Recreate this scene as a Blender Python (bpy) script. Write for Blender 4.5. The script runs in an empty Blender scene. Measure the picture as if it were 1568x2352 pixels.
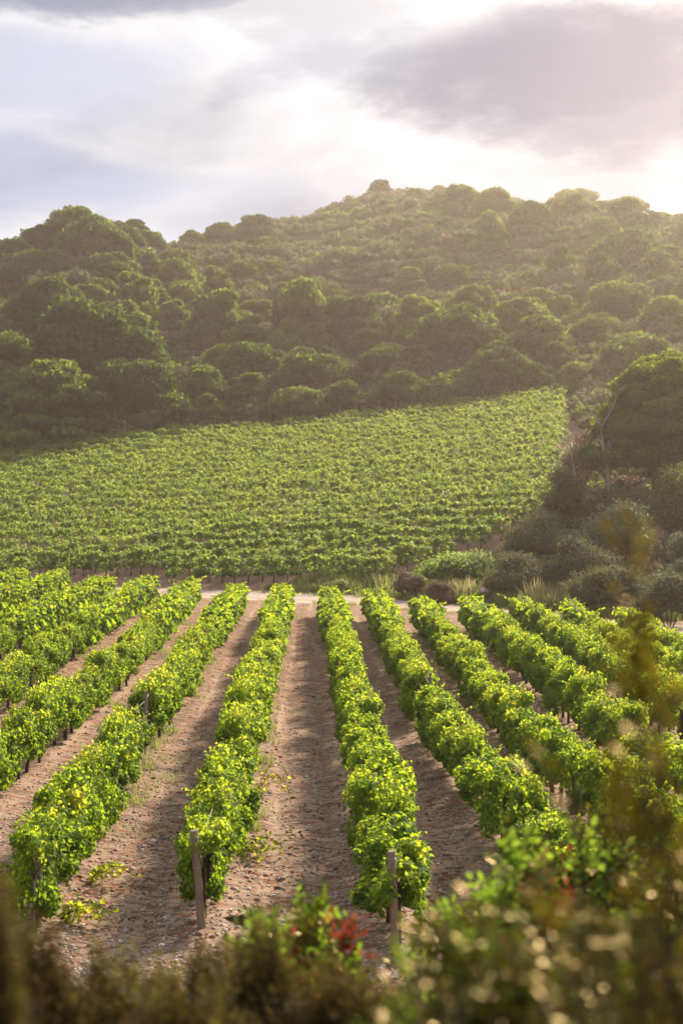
import bpy, math
import numpy as np
from mathutils import Vector, noise as mnoise

# ------------------------------------------------------------------ camera, world, sun
sc = bpy.context.scene
COL = sc.collection
CAMH = 5.5
F = 3300.0                     # focal length in px of a 1568x2352 picture
cd = bpy.data.cameras.new("camera"); cam = bpy.data.objects.new("camera", cd); COL.objects.link(cam)
cd.sensor_fit = 'VERTICAL'; cd.sensor_height = 36.0; cd.sensor_width = 24.0
cd.lens = F / 2352 * 36.0
cd.clip_start = 0.1; cd.clip_end = 6000
cam.location = (0, 0, CAMH)
cam.rotation_euler = (math.radians(90 - 0.226), 0, math.radians(-1.354))
cd.dof.use_dof = True; cd.dof.focus_distance = 30.0; cd.dof.aperture_fstop = 1.9
sc.camera = cam

SUN_AZ, SUN_EL = 32.0, 33.0    # degrees, azimuth measured from +Y towards +X
HAZE_DENS = 0.00052
w = bpy.data.worlds.new("World"); sc.world = w; w.use_nodes = True
nt = w.node_tree; N = nt.nodes; L = nt.links; N.clear()
def nd(tree, typ, **kw):
    n = tree.nodes.new(typ)
    for k, v in kw.items():
        if k == 'inp':
            for i, val in v.items(): n.inputs[i].default_value = val
        else: setattr(n, k, v)
    return n
def mth(tree, op, a, b=None, c=None, clamp=False):
    n = tree.nodes.new('ShaderNodeMath'); n.operation = op; n.use_clamp = clamp
    for i, v in enumerate((a, b, c)):
        if v is None: continue
        if isinstance(v, (int, float)): n.inputs[i].default_value = v
        else: tree.links.new(v, n.inputs[i])
    return n.outputs[0]
def sky_world():
    out = nd(nt, 'ShaderNodeOutputWorld')
    sky = nd(nt, 'ShaderNodeTexSky', sky_type='NISHITA', sun_disc=False)
    sky.sun_elevation = math.radians(SUN_EL); sky.sun_rotation = math.radians(SUN_AZ)
    sky.air_density = 1.0; sky.dust_density = 1.0
    bg1 = nd(nt, 'ShaderNodeBackground', inp={1: 0.05}); L.new(sky.outputs[0], bg1.inputs[0])
    tc = nd(nt, 'ShaderNodeTexCoord')
    nrm = nd(nt, 'ShaderNodeVectorMath', operation='NORMALIZE'); L.new(tc.outputs['Generated'], nrm.inputs[0])
    # clouds are stretched level layers
    mp = nd(nt, 'ShaderNodeMapping'); mp.inputs['Scale'].default_value = (1.0, 1.0, 2.6); L.new(nrm.outputs[0], mp.inputs[0])
    n1 = nd(nt, 'ShaderNodeTexNoise', inp={'Scale': 4.2, 'Detail': 8.0, 'Roughness': 0.56, 'Distortion': 0.25}); L.new(mp.outputs[0], n1.inputs['Vector'])
    n2 = nd(nt, 'ShaderNodeTexNoise', inp={'Scale': 13.0, 'Detail': 9.0, 'Roughness': 0.6}); L.new(mp.outputs[0], n2.inputs['Vector'])
    sx = nd(nt, 'ShaderNodeSeparateXYZ'); L.new(nrm.outputs[0], sx.inputs[0])
    az = mth(nt, 'MULTIPLY', mth(nt, 'ARCTAN2', sx.outputs[0], sx.outputs[1]), 57.2958)
    el = mth(nt, 'MULTIPLY', mth(nt, 'ARCSINE', sx.outputs[2]), 57.2958)
    d1 = mth(nt, 'SUBTRACT', n2.outputs[0], 0.5)
    d2 = mth(nt, 'SUBTRACT', n1.outputs[0], 0.5)
    azd = mth(nt, 'ADD', az, mth(nt, 'ADD', mth(nt, 'MULTIPLY', d2, 14.0), mth(nt, 'MULTIPLY', d1, 3.0)))
    eld = mth(nt, 'ADD', el, mth(nt, 'ADD', mth(nt, 'MULTIPLY', d1, 2.6), mth(nt, 'MULTIPLY', d2, 3.5)))
    def blob(a0, e0, ra, re, s, p=1.0):
        x = mth(nt, 'DIVIDE', mth(nt, 'SUBTRACT', azd, a0), ra); y = mth(nt, 'DIVIDE', mth(nt, 'SUBTRACT', eld, e0), re)
        q = mth(nt, 'ADD', mth(nt, 'MULTIPLY', x, x), mth(nt, 'MULTIPLY', y, y))
        m = nd(nt, 'ShaderNodeMapRange', interpolation_type='SMOOTHERSTEP', inp={1: 0.05, 2: 1.75, 3: s, 4: 0.0}); L.new(q, m.inputs[0])
        return m.outputs[0]
    bl = [(9.8, 16.6, 8.0, 2.3, .95), (14.0, 15.5, 7.0, 2.1, .85), (-7.5, 19.9, 6.5, 1.4, .8), (-11.5, 20.2, 6.0, 1.6, .6),
          (2.2, 17.4, 4.2, 1.0, .35), (-2.0, 19.0, 5.0, 1.2, .35), (26, 20, 9, 2.5, .6), (-30, 15, 11, 2.5, .6),
          (14.5, 12.2, 4.5, .7, .22)]
    tot = None
    for b in bl:
        o = blob(*b); tot = o if tot is None else mth(nt, 'MAXIMUM', tot, o)
    # loose broken cloud everywhere
    gen = nd(nt, 'ShaderNodeMapRange', interpolation_type='SMOOTHSTEP', inp={1: 0.42, 2: 0.76, 3: 0.0, 4: 0.60}); L.new(n1.outputs[0], gen.inputs[0])
    dark = mth(nt, 'MAXIMUM', tot, gen.outputs[0])
    blue = None
    for b in [(-11.5, 12.6, 7.0, 1.9, .9), (-10.5, 16.2, 6.0, 1.8, .62), (-3.0, 11.5, 6.5, 1.6, .5), (0.5, 17.2, 3.5, 1.1, .35), (-28, 10, 10, 3, .8), (40, 12, 9, 3, .3)]:
        o = blob(*b); blue = o if blue is None else mth(nt, 'MAXIMUM', blue, o)
    mixA = nd(nt, 'ShaderNodeMix', data_type='RGBA'); mixA.inputs[6].default_value = (.90, .945, 1.03, 1); mixA.inputs[7].default_value = (0.42, 0.54, 0.82, 1)
    L.new(blue, mixA.inputs[0])
    mixB = nd(nt, 'ShaderNodeMix', data_type='RGBA'); mixB.inputs[7].default_value = (0.045, 0.14, 0.335, 1)
    L.new(mixA.outputs[2], mixB.inputs[6]); L.new(dark, mixB.inputs[0])
    # clouds are bright towards the sun, duller away from it
    sd = (math.sin(math.radians(SUN_AZ)) * math.cos(math.radians(SUN_EL)), math.cos(math.radians(SUN_AZ)) * math.cos(math.radians(SUN_EL)), math.sin(math.radians(SUN_EL)))
    dt = nd(nt, 'ShaderNodeVectorMath', operation='DOT_PRODUCT'); L.new(nrm.outputs[0], dt.inputs[0]); dt.inputs[1].default_value = sd
    br = nd(nt, 'ShaderNodeMapRange', interpolation_type='SMOOTHSTEP', inp={1: -0.4, 2: 0.97, 3: 0.32, 4: 0.50}); L.new(dt.outputs['Value'], br.inputs[0])
    bg2 = nd(nt, 'ShaderNodeBackground'); L.new(mixB.outputs[2], bg2.inputs[0]); L.new(br.outputs[0], bg2.inputs[1])
    ms = nd(nt, 'ShaderNodeMixShader', inp={0: 0.985}); L.new(bg1.outputs[0], ms.inputs[1]); L.new(bg2.outputs[0], ms.inputs[2])
    L.new(ms.outputs[0], out.inputs[0])
sky_world()
sd_ = bpy.data.lights.new("sun", 'SUN'); so = bpy.data.objects.new("sun", sd_); COL.objects.link(so)
sd_.energy = 5.0; sd_.angle = math.radians(9.0); sd_.color = (1.0, 0.86, 0.66)
a_, e_ = math.radians(SUN_AZ), math.radians(SUN_EL)
so.rotation_euler = Vector((-math.sin(a_) * math.cos(e_), -math.cos(a_) * math.cos(e_), -math.sin(e_))).to_track_quat('-Z', 'Y').to_euler()
so.location = (60, 60, 60)
vs = sc.view_settings; vs.view_transform = 'Standard'; vs.look = 'None'; vs.exposure = 0.95; vs.gamma = 1.0; vs.use_curve_mapping = False
sc.render.engine = 'CYCLES'
cy = sc.cycles
cy.use_denoising = True; cy.max_bounces = 6; cy.diffuse_bounces = 3; cy.transmission_bounces = 3; cy.volume_bounces = 0
cy.sample_clamp_indirect = 4.0; cy.sample_clamp_direct = 0.0; cy.caustics_reflective = False; cy.caustics_refractive = False

# ------------------------------------------------------------------ helpers
rs = np.random.RandomState(11)
def tag(o, label=None, cat=None, group=None, kind=None):
    if label: o['label'] = label
    if cat: o['category'] = cat
    if group: o['group'] = group
    if kind: o['kind'] = kind
    return o
def build_mesh(name, blocks, mats=()):
    """blocks: list of (V(n,3), Fc(m,k), matidx, tint(n) or None)"""
    me = bpy.data.meshes.new(name)
    vs_, loops, starts, mi, tn = [], [], [], [], []
    vo = 0; lo = 0
    for b in blocks:
        V, Fc, m = b[0], b[1], b[2]; t = b[3] if len(b) > 3 else None
        if len(V) == 0: continue
        vs_.append(V); tn.append(np.full(len(V), .5) if t is None else t)
        k = Fc.shape[1]
        loops.append((Fc + vo).ravel()); starts.append(lo + np.arange(len(Fc)) * k); mi.append(np.full(len(Fc), m))
        vo += len(V); lo += Fc.size
    V = np.concatenate(vs_).astype(np.float32); lp = np.concatenate(loops).astype(np.int32)
    st = np.concatenate(starts).astype(np.int32); mi = np.concatenate(mi).astype(np.int32)
    me.vertices.add(len(V)); me.vertices.foreach_set('co', V.ravel())
    me.loops.add(len(lp)); me.loops.foreach_set('vertex_index', lp)
    me.polygons.add(len(st)); me.polygons.foreach_set('loop_start', st)
    me.polygons.foreach_set('material_index', mi)
    at = me.attributes.new('tint', 'FLOAT', 'POINT'); at.data.foreach_set('value', np.concatenate(tn).astype(np.float32))
    for m in mats: me.materials.append(m)
    me.update(calc_edges=True)
    return me
def link(name, me, parent=None, loc=None):
    o = bpy.data.objects.new(name, me); COL.objects.link(o)
    if parent is not None: o.parent = parent
    if loc is not None: o.location = loc
    return o
def empty(name, loc=(0, 0, 0), rz=0, s=1.0):
    o = bpy.data.objects.new(name, None); COL.objects.link(o); o.location = loc; o.rotation_euler = (0, 0, rz)
    o.scale = (s, s, s) if isinstance(s, (int, float)) else s
    o.empty_display_size = .2
    return o
def smooth(me):
    me.polygons.foreach_set('use_smooth', np.ones(len(me.polygons), bool)); return me
def frames(nrm, up=None, spin=None):
    """rotation matrices whose local z = nrm; local y follows 'up' (or random)"""
    n = nrm / (np.linalg.norm(nrm, axis=1, keepdims=True) + 1e-9)
    if up is None: up = rs.normal(size=n.shape)
    y = up - n * (up * n).sum(1, keepdims=True); y /= (np.linalg.norm(y, axis=1, keepdims=True) + 1e-9)
    x = np.cross(y, n)
    return np.stack([x, y, n], axis=2)
def stamp(tv, tf, pos, R, s, tint=None):
    n, k = len(pos), len(tv)
    if np.ndim(s) == 1: s = s[:, None, None]
    V = np.einsum('nij,nkj->nki', R, (tv[None] * s)) + pos[:, None, :]
    Fc = tf[None] + (np.arange(n) * k)[:, None, None]
    t = None if tint is None else np.repeat(tint, k)
    return V.reshape(-1, 3), Fc.reshape(-1, tf.shape[1]), t
def tube(pts, rad, sides=7, cap=True):
    P = np.array(pts, float); n = len(P); rad = np.broadcast_to(rad, (n,))
    T = np.gradient(P, axis=0); T /= np.linalg.norm(T, axis=1, keepdims=True) + 1e-9
    a = np.array([0.31, 0.12, 0.94]) if abs(T[0][2]) < .9 else np.array([1., 0.1, 0.0])
    V = []
    for i in range(n):
        x = np.cross(T[i], a); x /= np.linalg.norm(x); y = np.cross(T[i], x)
        th = np.arange(sides) / sides * 2 * np.pi
        V.append(P[i] + rad[i] * (np.cos(th)[:, None] * x + np.sin(th)[:, None] * y))
    V = np.concatenate(V)
    q = []
    for i in range(n - 1):
        for j in range(sides):
            j2 = (j + 1) % sides
            q.append((i * sides + j, i * sides + j2, (i + 1) * sides + j2, (i + 1) * sides + j))
    if cap:
        c = len(V); V = np.vstack([V, P[-1]])
        for j in range(sides): q.append(((n - 1) * sides + j, (n - 1) * sides + (j + 1) % sides, c, c))
        qq = np.array(q[-sides:])[:, :3]
        return [(V, np.array(q[:-sides]), 0), (V.copy(), qq, 0)]
    return [(V, np.array(q), 0)]
def setm(blocks, m, t=None):
    return [(b[0], b[1], m, b[3] if len(b) > 3 else (None if t is None else np.full(len(b[0]), t))) for b in blocks]
def crook(p0, p1, n=5, amp=.05):
    p0, p1 = np.array(p0, float), np.array(p1, float)
    t = np.linspace(0, 1, n)[:, None]; P = p0 + (p1 - p0) * t
    P[1:-1] += rs.normal(size=(n - 2, 3)) * amp
    return P
def vnoise(x, y, sc_, seed=0):
    """smooth value noise on arrays"""
    x = np.asarray(x, float) / sc_ + seed * 17.3; y = np.asarray(y, float) / sc_ + seed * 7.7
    xi = np.floor(x).astype(int); yi = np.floor(y).astype(int); fx = x - xi; fy = y - yi
    fx = fx * fx * (3 - 2 * fx); fy = fy * fy * (3 - 2 * fy)
    def h(a, b):
        v = (a * 374761393 + b * 668265263 + seed * 1442695) & 0x7fffffff
        v = ((v ^ (v >> 13)) * 1274126177) & 0x7fffffff
        return ((v ^ (v >> 16)) & 0xffff) / 65535.0
    return (h(xi, yi) * (1 - fx) + h(xi + 1, yi) * fx) * (1 - fy) + (h(xi, yi + 1) * (1 - fx) + h(xi + 1, yi + 1) * fx) * fy
def sstep(a, b, x):
    t = np.clip((x - a) / (b - a), 0, 1); return t * t * (3 - 2 * t)

# ------------------------------------------------------------------ terrain
ROWS = {   # plan polylines of the near rows: y list, x list ; near end, far end
    'A': ([17, 74], [-1.36, -1.21], 18.75, 74.0, 'first row left of middle aisle'),
    'B': ([17, 70], [1.12, 1.05], 17.45, 72.0, 'first row right of middle aisle'),
    'C': ([17, 74], [-3.55, -3.6], 18.5, 75.0, 'second row left of middle aisle'),
    'D': ([17, 30, 45, 78], [-5.8, -5.75, -5.6, -6.25], 25.5, 78.0, 'third row left of middle aisle'),
    'E': ([17, 42, 82], [-7.9, -8.1, -8.9], 35.5, 81.5, 'fourth row left of middle aisle'),
    'G': ([17, 50, 85], [-10.3, -10.8, -11.7], 47.5, 84.5, 'fifth row left of middle aisle'),
    'H': ([17, 70, 93], [-13.9, -14.9, -15.4], 66.0, 90.5, 'sixth row left of middle aisle'),
    'I': ([17, 84, 96], [-17.0, -18.0, -18.4], 82.0, 92.5, 'seventh row left of middle aisle'),
    'J': ([16, 18, 22, 30, 40, 70], [3.65, 3.5, 3.12, 2.86, 2.88, 3.25], 16.8, 69.5, 'second row right of middle aisle'),
    'K': ([16, 22, 30, 44, 62], [5.1, 4.85, 4.5, 4.6, 4.97], 19.0, 62.5, 'third row right of middle aisle'),
    'M': ([20, 27, 64], [6.5, 6.35, 7.2], 24.5, 63.5, 'fourth row right of middle aisle'),
    'O': ([20, 39, 64], [8.1, 8.5, 9.2], 32.0, 63.0, 'fifth row right of middle aisle'),
    'P': ([20, 47, 60], [9.7, 10.1, 10.9], 38.0, 60.0, 'sixth row right of middle aisle'),
    'Q': ([20, 46, 56], [11.4, 11.8, 12.4], 44.5, 56.5, 'seventh row right of middle aisle'),
}
YT = ([-60, -10, -2.7, 2, 7, 11.6, 14.3, 18, 30, 60], [112, 91, 86, 83.5, 78, 72.5, 67.5, 62.5, 50, 30])
def ytrack(x): return np.interp(x, *YT)
RIDGE_PX = [-1500, -900, -300, 0, 90, 165, 260, 375, 480, 580, 690, 760, 870, 1000, 1160, 1270, 1400, 1568, 1900, 2600, 4200]
RIDGE_PY = [800, 700, 640, 590, 555, 522, 540, 588, 560, 532, 532, 500, 462, 466, 476, 504, 528, 540, 570, 660, 780]
RIDGE_D = [300, 260, 240, 245, 248, 250, 265, 290, 310, 330, 350, 365, 380, 380, 370, 355, 340, 330, 320, 310, 300]
def terr(x, y, fine=True):
    x = np.asarray(x, float); y = np.asarray(y, float)
    # bank that the camera stands on
    bank = np.interp(y, [-400, -20, 0.5, 3, 6, 9.5, 13, 15.5, 17.5], [3.9, 4.1, 3.9, 3.5, 2.65, 1.7, .75, .22, 0.0])
    z = bank
    u = y - (88 - 0.65 * x)
    u = np.where(u < 6, np.where(u < -6, 0.0, (u + 6) ** 2 / 24.0), u)
    kk = 0.205 + .030 * sstep(5, -35, x)
    field = kk * u
    yy = np.minimum(y, 156.0)
    u2 = np.maximum(yy - (88 - 0.65 * np.clip(x, -60, 60)), 0)
    fz = np.minimum(field, kk * u2 + .9)
    z = z + fz
    ys = np.maximum(y, 120.0)
    px = 706 + F * x / ys
    D = np.interp(px, RIDGE_PX, RIDGE_D)
    zr = CAMH + (1163 - np.interp(px, RIDGE_PX, RIDGE_PY)) / F * D
    t = (y - 158.0) / (D - 158.0)
    tt = np.clip(t, 0, 1)
    prof = 0.82 * tt + 0.18 * np.sin(tt * np.pi / 2)
    gully = (vnoise(x, y, 38, 3) - .5) * 9 * np.sin(np.clip(tt, 0, 1) * np.pi) + (vnoise(x, y, 14, 4) - .5) * 3.2 * sstep(0, .2, tt) * sstep(1.02, .8, tt)
    hill = np.where(t > 0, (zr - z) * prof + gully, 0)
    beyond = np.where(t > 1, -(np.clip(t - 1, 0, 8) ** 1.0) * (zr - 3) * .35, 0)
    z = np.where(y > 158, z + hill + beyond, z)
    z = np.where(y > 158, np.maximum(z, 2.0), z)
    if fine:
        nf = sstep(13, 18, y) * (1 - sstep(ytrack(x) + 4, ytrack(x) + 9, y))
        z = z + nf * ((vnoise(x, y, 2.2, 5) - .5) * .10 + (vnoise(x, y, .55, 6) - .5) * .022 + (vnoise(x, y, .21, 7) - .5) * .030)
        # wheel ruts of the tractor and the slight ridge under each vine row
        for k, (ys_, xs_, a, b, _) in ROWS.items():
            xc = np.interp(y, ys_, xs_); dx = x - xc
            inr = sstep(a - 3, a, y) * (1 - sstep(b, b + 3, y))
            z = z + inr * (.075 * np.exp(-(dx / .33) ** 2) - .05 * np.exp(-((np.abs(dx) - .78) / .16) ** 2))
        tr = np.exp(-((y - ytrack(x)) / 2.0) ** 4)
        z = z - tr * .05
        z = z + (1 - nf) * (vnoise(x, y, 3.0, 9) - .5) * .25 * sstep(-2, 2, np.abs(y - ytrack(x)) - 3)
    return z
def gz(x, y): return float(terr(np.array([x]), np.array([y]))[0])
def grid_terrain():
    ys = [-400, -200, -90, -40, -20, -10, -5, -2]; y = 0.0
    while y < 5200:
        ys.append(y)
        if y < 14: y += .3
        elif y < 30: y += .085
        elif y < 50: y += .14
        elif y < 75: y += .25
        elif y < 100: y += .35
        elif y < 160: y += 1.6
        elif y < 430: y += 4
        else: y *= 1.25
    xs = []; x = 0.0
    while x < 4500:
        xs.append(x)
        if x < 6: x += .09
        elif x < 13: x += .16
        elif x < 22: x += .5
        elif x < 70: x += 2.0
        elif x < 220: x += 4.5
        else: x *= 1.3
    xs = np.array([-v for v in xs[:0:-1]] + xs); ys = np.array(ys)
    X, Y = np.meshgrid(xs, ys); Z = terr(X, Y)
    V = np.stack([X, Y, Z], -1).reshape(-1, 3)
    nx, ny = len(xs), len(ys)
    i = (np.arange(ny - 1)[:, None] * nx + np.arange(nx - 1)[None]).ravel()
    Fc = np.stack([i, i + 1, i + nx + 1, i + nx], 1)
    return V, Fc

# ------------------------------------------------------------------ materials
def new_mat(name):
    m = bpy.data.materials.new(name); m.use_nodes = True; t = m.node_tree; t.nodes.clear()
    out = t.nodes.new('ShaderNodeOutputMaterial'); return m, t, out
def ramp(t, fac, stops):
    r = t.nodes.new('ShaderNodeValToRGB'); e = r.color_ramp.elements
    while len(e) < len(stops): e.new(.5)
    for i, (p, c) in enumerate(stops): e[i].position = p; e[i].color = (*c, 1)
    t.links.new(fac, r.inputs[0]); return r.outputs[0]
def leaf_mat(name, stops, tstops, trans=.45, rough=.5, spec=.4, varamt=.25, gloss=0.0):
    m, t, out = new_mat(name)
    at = nd(t, 'ShaderNodeAttribute', attribute_name='tint')
    oi = nd(t, 'ShaderNodeObjectInfo')
    f = mth(t, 'ADD', at.outputs['Fac'], mth(t, 'MULTIPLY', mth(t, 'SUBTRACT', oi.outputs['Random'], .5), varamt), clamp=True)
    c1 = ramp(t, f, stops); c2 = ramp(t, f, tstops)
    p = nd(t, 'ShaderNodeBsdfPrincipled'); p.inputs['Roughness'].default_value = rough; p.inputs['Specular IOR Level'].default_value = spec
    t.links.new(c1, p.inputs['Base Color'])
    tr = nd(t, 'ShaderNodeBsdfTranslucent'); t.links.new(c2, tr.inputs[0])
    mx = nd(t, 'ShaderNodeMixShader', inp={0: trans}); t.links.new(p.outputs[0], mx.inputs[1]); t.links.new(tr.outputs[0], mx.inputs[2])
    if gloss > 0:      # waxy leaf face with a warm sheen
        p.inputs['Specular IOR Level'].default_value = 0.0; p.inputs['Roughness'].default_value = 1.0
        g = nd(t, 'ShaderNodeBsdfGlossy')
        g.inputs['Color'].default_value = (1, .76, .42, 1); g.inputs['Roughness'].default_value = .27
        m2 = nd(t, 'ShaderNodeMixShader', inp={0: gloss}); t.links.new(mx.outputs[0], m2.inputs[1]); t.links.new(g.outputs[0], m2.inputs[2]); mx = m2
    t.links.new(mx.outputs[0], out.inputs[0]); return m
def plain_mat(name, c1, c2, scale=8, rough=.85, bump=.3, spec=.2, stretch=(1, 1, 1), metallic=0):
    m, t, out = new_mat(name)
    tc = nd(t, 'ShaderNodeTexCoord'); mp = nd(t, 'ShaderNodeMapping'); mp.inputs['Scale'].default_value = stretch
    t.links.new(tc.outputs['Object'], mp.inputs[0])
    n = nd(t, 'ShaderNodeTexNoise', inp={'Scale': scale, 'Detail': 6.0, 'Roughness': .6}); t.links.new(mp.outputs[0], n.inputs['Vector'])
    c = ramp(t, n.outputs[0], [(.3, c1), (.7, c2)])
    p = nd(t, 'ShaderNodeBsdfPrincipled'); p.inputs['Roughness'].default_value = rough; p.inputs['Specular IOR Level'].default_value = spec; p.inputs['Metallic'].default_value = metallic
    t.links.new(c, p.inputs['Base Color'])
    b = nd(t, 'ShaderNodeBump', inp={'Strength': bump, 'Distance': .02}); t.links.new(n.outputs[0], b.inputs['Height']); t.links.new(b.outputs[0], p.inputs['Normal'])
    t.links.new(p.outputs[0], out.inputs[0]); return m
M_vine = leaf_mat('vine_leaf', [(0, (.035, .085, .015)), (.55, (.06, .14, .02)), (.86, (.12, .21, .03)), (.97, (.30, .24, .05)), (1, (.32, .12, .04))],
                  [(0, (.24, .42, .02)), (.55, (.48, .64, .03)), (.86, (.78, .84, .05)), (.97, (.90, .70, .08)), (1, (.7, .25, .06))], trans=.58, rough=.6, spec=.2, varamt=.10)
M_vine_far = leaf_mat('vine_leaf_far', [(0, (.045, .095, .022)), (.6, (.07, .145, .03)), (1, (.12, .20, .04))],
                  [(0, (.24, .38, .05)), (.6, (.42, .56, .08)), (1, (.66, .74, .10))], trans=.50, rough=.5, spec=.3)
M_pine = leaf_mat('pine_needles', [(0, (.022, .042, .014)), (.5, (.048, .085, .020)), (1, (.085, .125, .028))],
                  [(0, (.10, .18, .02)), (.5, (.24, .36, .04)), (1, (.42, .52, .06))], trans=.42, rough=.75, spec=.08, varamt=1.0)
M_npine = leaf_mat('near_pine_needles_lit', [(0, (.03, .05, .014)), (.5, (.065, .10, .02)), (1, (.11, .15, .03))],  # brighter copy of the needle colour, standing in for sun on the crown
                  [(0, (.14, .20, .02)), (.5, (.34, .44, .04)), (1, (.56, .62, .06))], trans=.48, rough=.75, spec=.08, varamt=.1)
M_scrub = leaf_mat('maquis_leaf', [(0, (.055, .062, .048)), (.45, (.075, .088, .054)), (.8, (.10, .118, .052)), (1, (.13, .118, .095))],
                  [(0, (.14, .15, .08)), (.5, (.22, .25, .09)), (1, (.34, .34, .12))], trans=.32, rough=.75, spec=.08, varamt=.5)
M_brown = leaf_mat('dry_brush', [(0, (.09, .065, .045)), (.5, (.14, .10, .065)), (1, (.24, .18, .11))],
                  [(0, (.18, .12, .07)), (.5, (.26, .18, .10)), (1, (.42, .32, .18))], trans=.3, rough=.7, spec=.15)
M_grey = leaf_mat('grey_bush_leaf', [(0, (.06, .08, .04)), (.5, (.09, .12, .055)), (1, (.14, .17, .08))],
                  [(0, (.14, .17, .10)), (.5, (.20, .24, .13)), (1, (.28, .32, .17))], trans=.3, rough=.6, spec=.25)
M_grass = leaf_mat('grass_blade', [(0, (.10, .15, .04)), (.5, (.18, .22, .07)), (1, (.34, .28, .13))],
                  [(0, (.25, .38, .06)), (.5, (.42, .50, .12)), (1, (.62, .52, .24))], trans=.45, rough=.6, spec=.2)
M_lent = leaf_mat('lentisk_leaf', [(0, (.010, .012, .003)), (.6, (.022, .026, .005)), (1, (.05, .055, .008))],
                  [(0, (.07, .07, .004)), (.6, (.16, .16, .008)), (1, (.36, .33, .015))], trans=.30, rough=.32, spec=.12, gloss=.055)
M_lent_hi = leaf_mat('lentisk_new_leaf', [(0, (.05, .10, .015)), (.6, (.08, .16, .02)), (1, (.14, .22, .03))],
                  [(0, (.25, .45, .03)), (.6, (.40, .62, .05)), (1, (.55, .70, .06))], trans=.45, rough=.35, spec=.45, gloss=.035)
M_red = leaf_mat('red_leaf', [(0, (.10, .018, .014)), (.6, (.18, .035, .024)), (1, (.28, .10, .03))],
                  [(0, (.26, .035, .025)), (.6, (.40, .08, .04)), (1, (.55, .22, .05))], trans=.4, rough=.5, spec=.3)
M_olive = leaf_mat('olive_twig_leaf', [(0, (.035, .030, .008)), (.6, (.06, .05, .010)), (1, (.11, .08, .015))],
                  [(0, (.12, .09, .006)), (.6, (.22, .17, .01)), (1, (.28, .21, .01))], trans=.32, rough=.3, spec=.35, gloss=.03)
M_heath = leaf_mat('heather_leaf', [(0, (.022, .016, .010)), (.5, (.045, .030, .017)), (1, (.085, .065, .020))],
                  [(0, (.10, .06, .02)), (.5, (.16, .11, .032)), (1, (.34, .30, .045))], trans=.33, rough=.6, spec=.2)
M_bark = plain_mat('vine_bark', (.035, .024, .018), (.085, .062, .05), 40, .9, .6, stretch=(1, 1, .3))
M_pbark = plain_mat('pine_bark', (.05, .035, .028), (.11, .08, .065), 3, .9, .6, stretch=(1, 1, .3))
M_wood = plain_mat('weathered_wood', (.16, .12, .09), (.34, .27, .21), 14, .8, .4, stretch=(6, 6, .5))
M_dead = plain_mat('bleached_wood', (.30, .27, .24), (.46, .42, .38), 9, .8, .3)
M_steel = plain_mat('galvanised_steel', (.32, .32, .33), (.45, .45, .46), 20, .45, .1, spec=.5, metallic=.7)
M_stone = plain_mat('field_stone', (.22, .17, .14), (.42, .35, .30), 5, .9, .4)
M_hyd = plain_mat('faded_pink_paint', (.45, .13, .17), (.58, .22, .26), 12, .5, .1)
M_hydc = plain_mat('pale_pink_cap', (.60, .36, .42), (.72, .48, .52), 12, .5, .1)
M_white = plain_mat('white_litter', (.6, .6, .6), (.75, .75, .74), 12, .6, .3)

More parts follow.
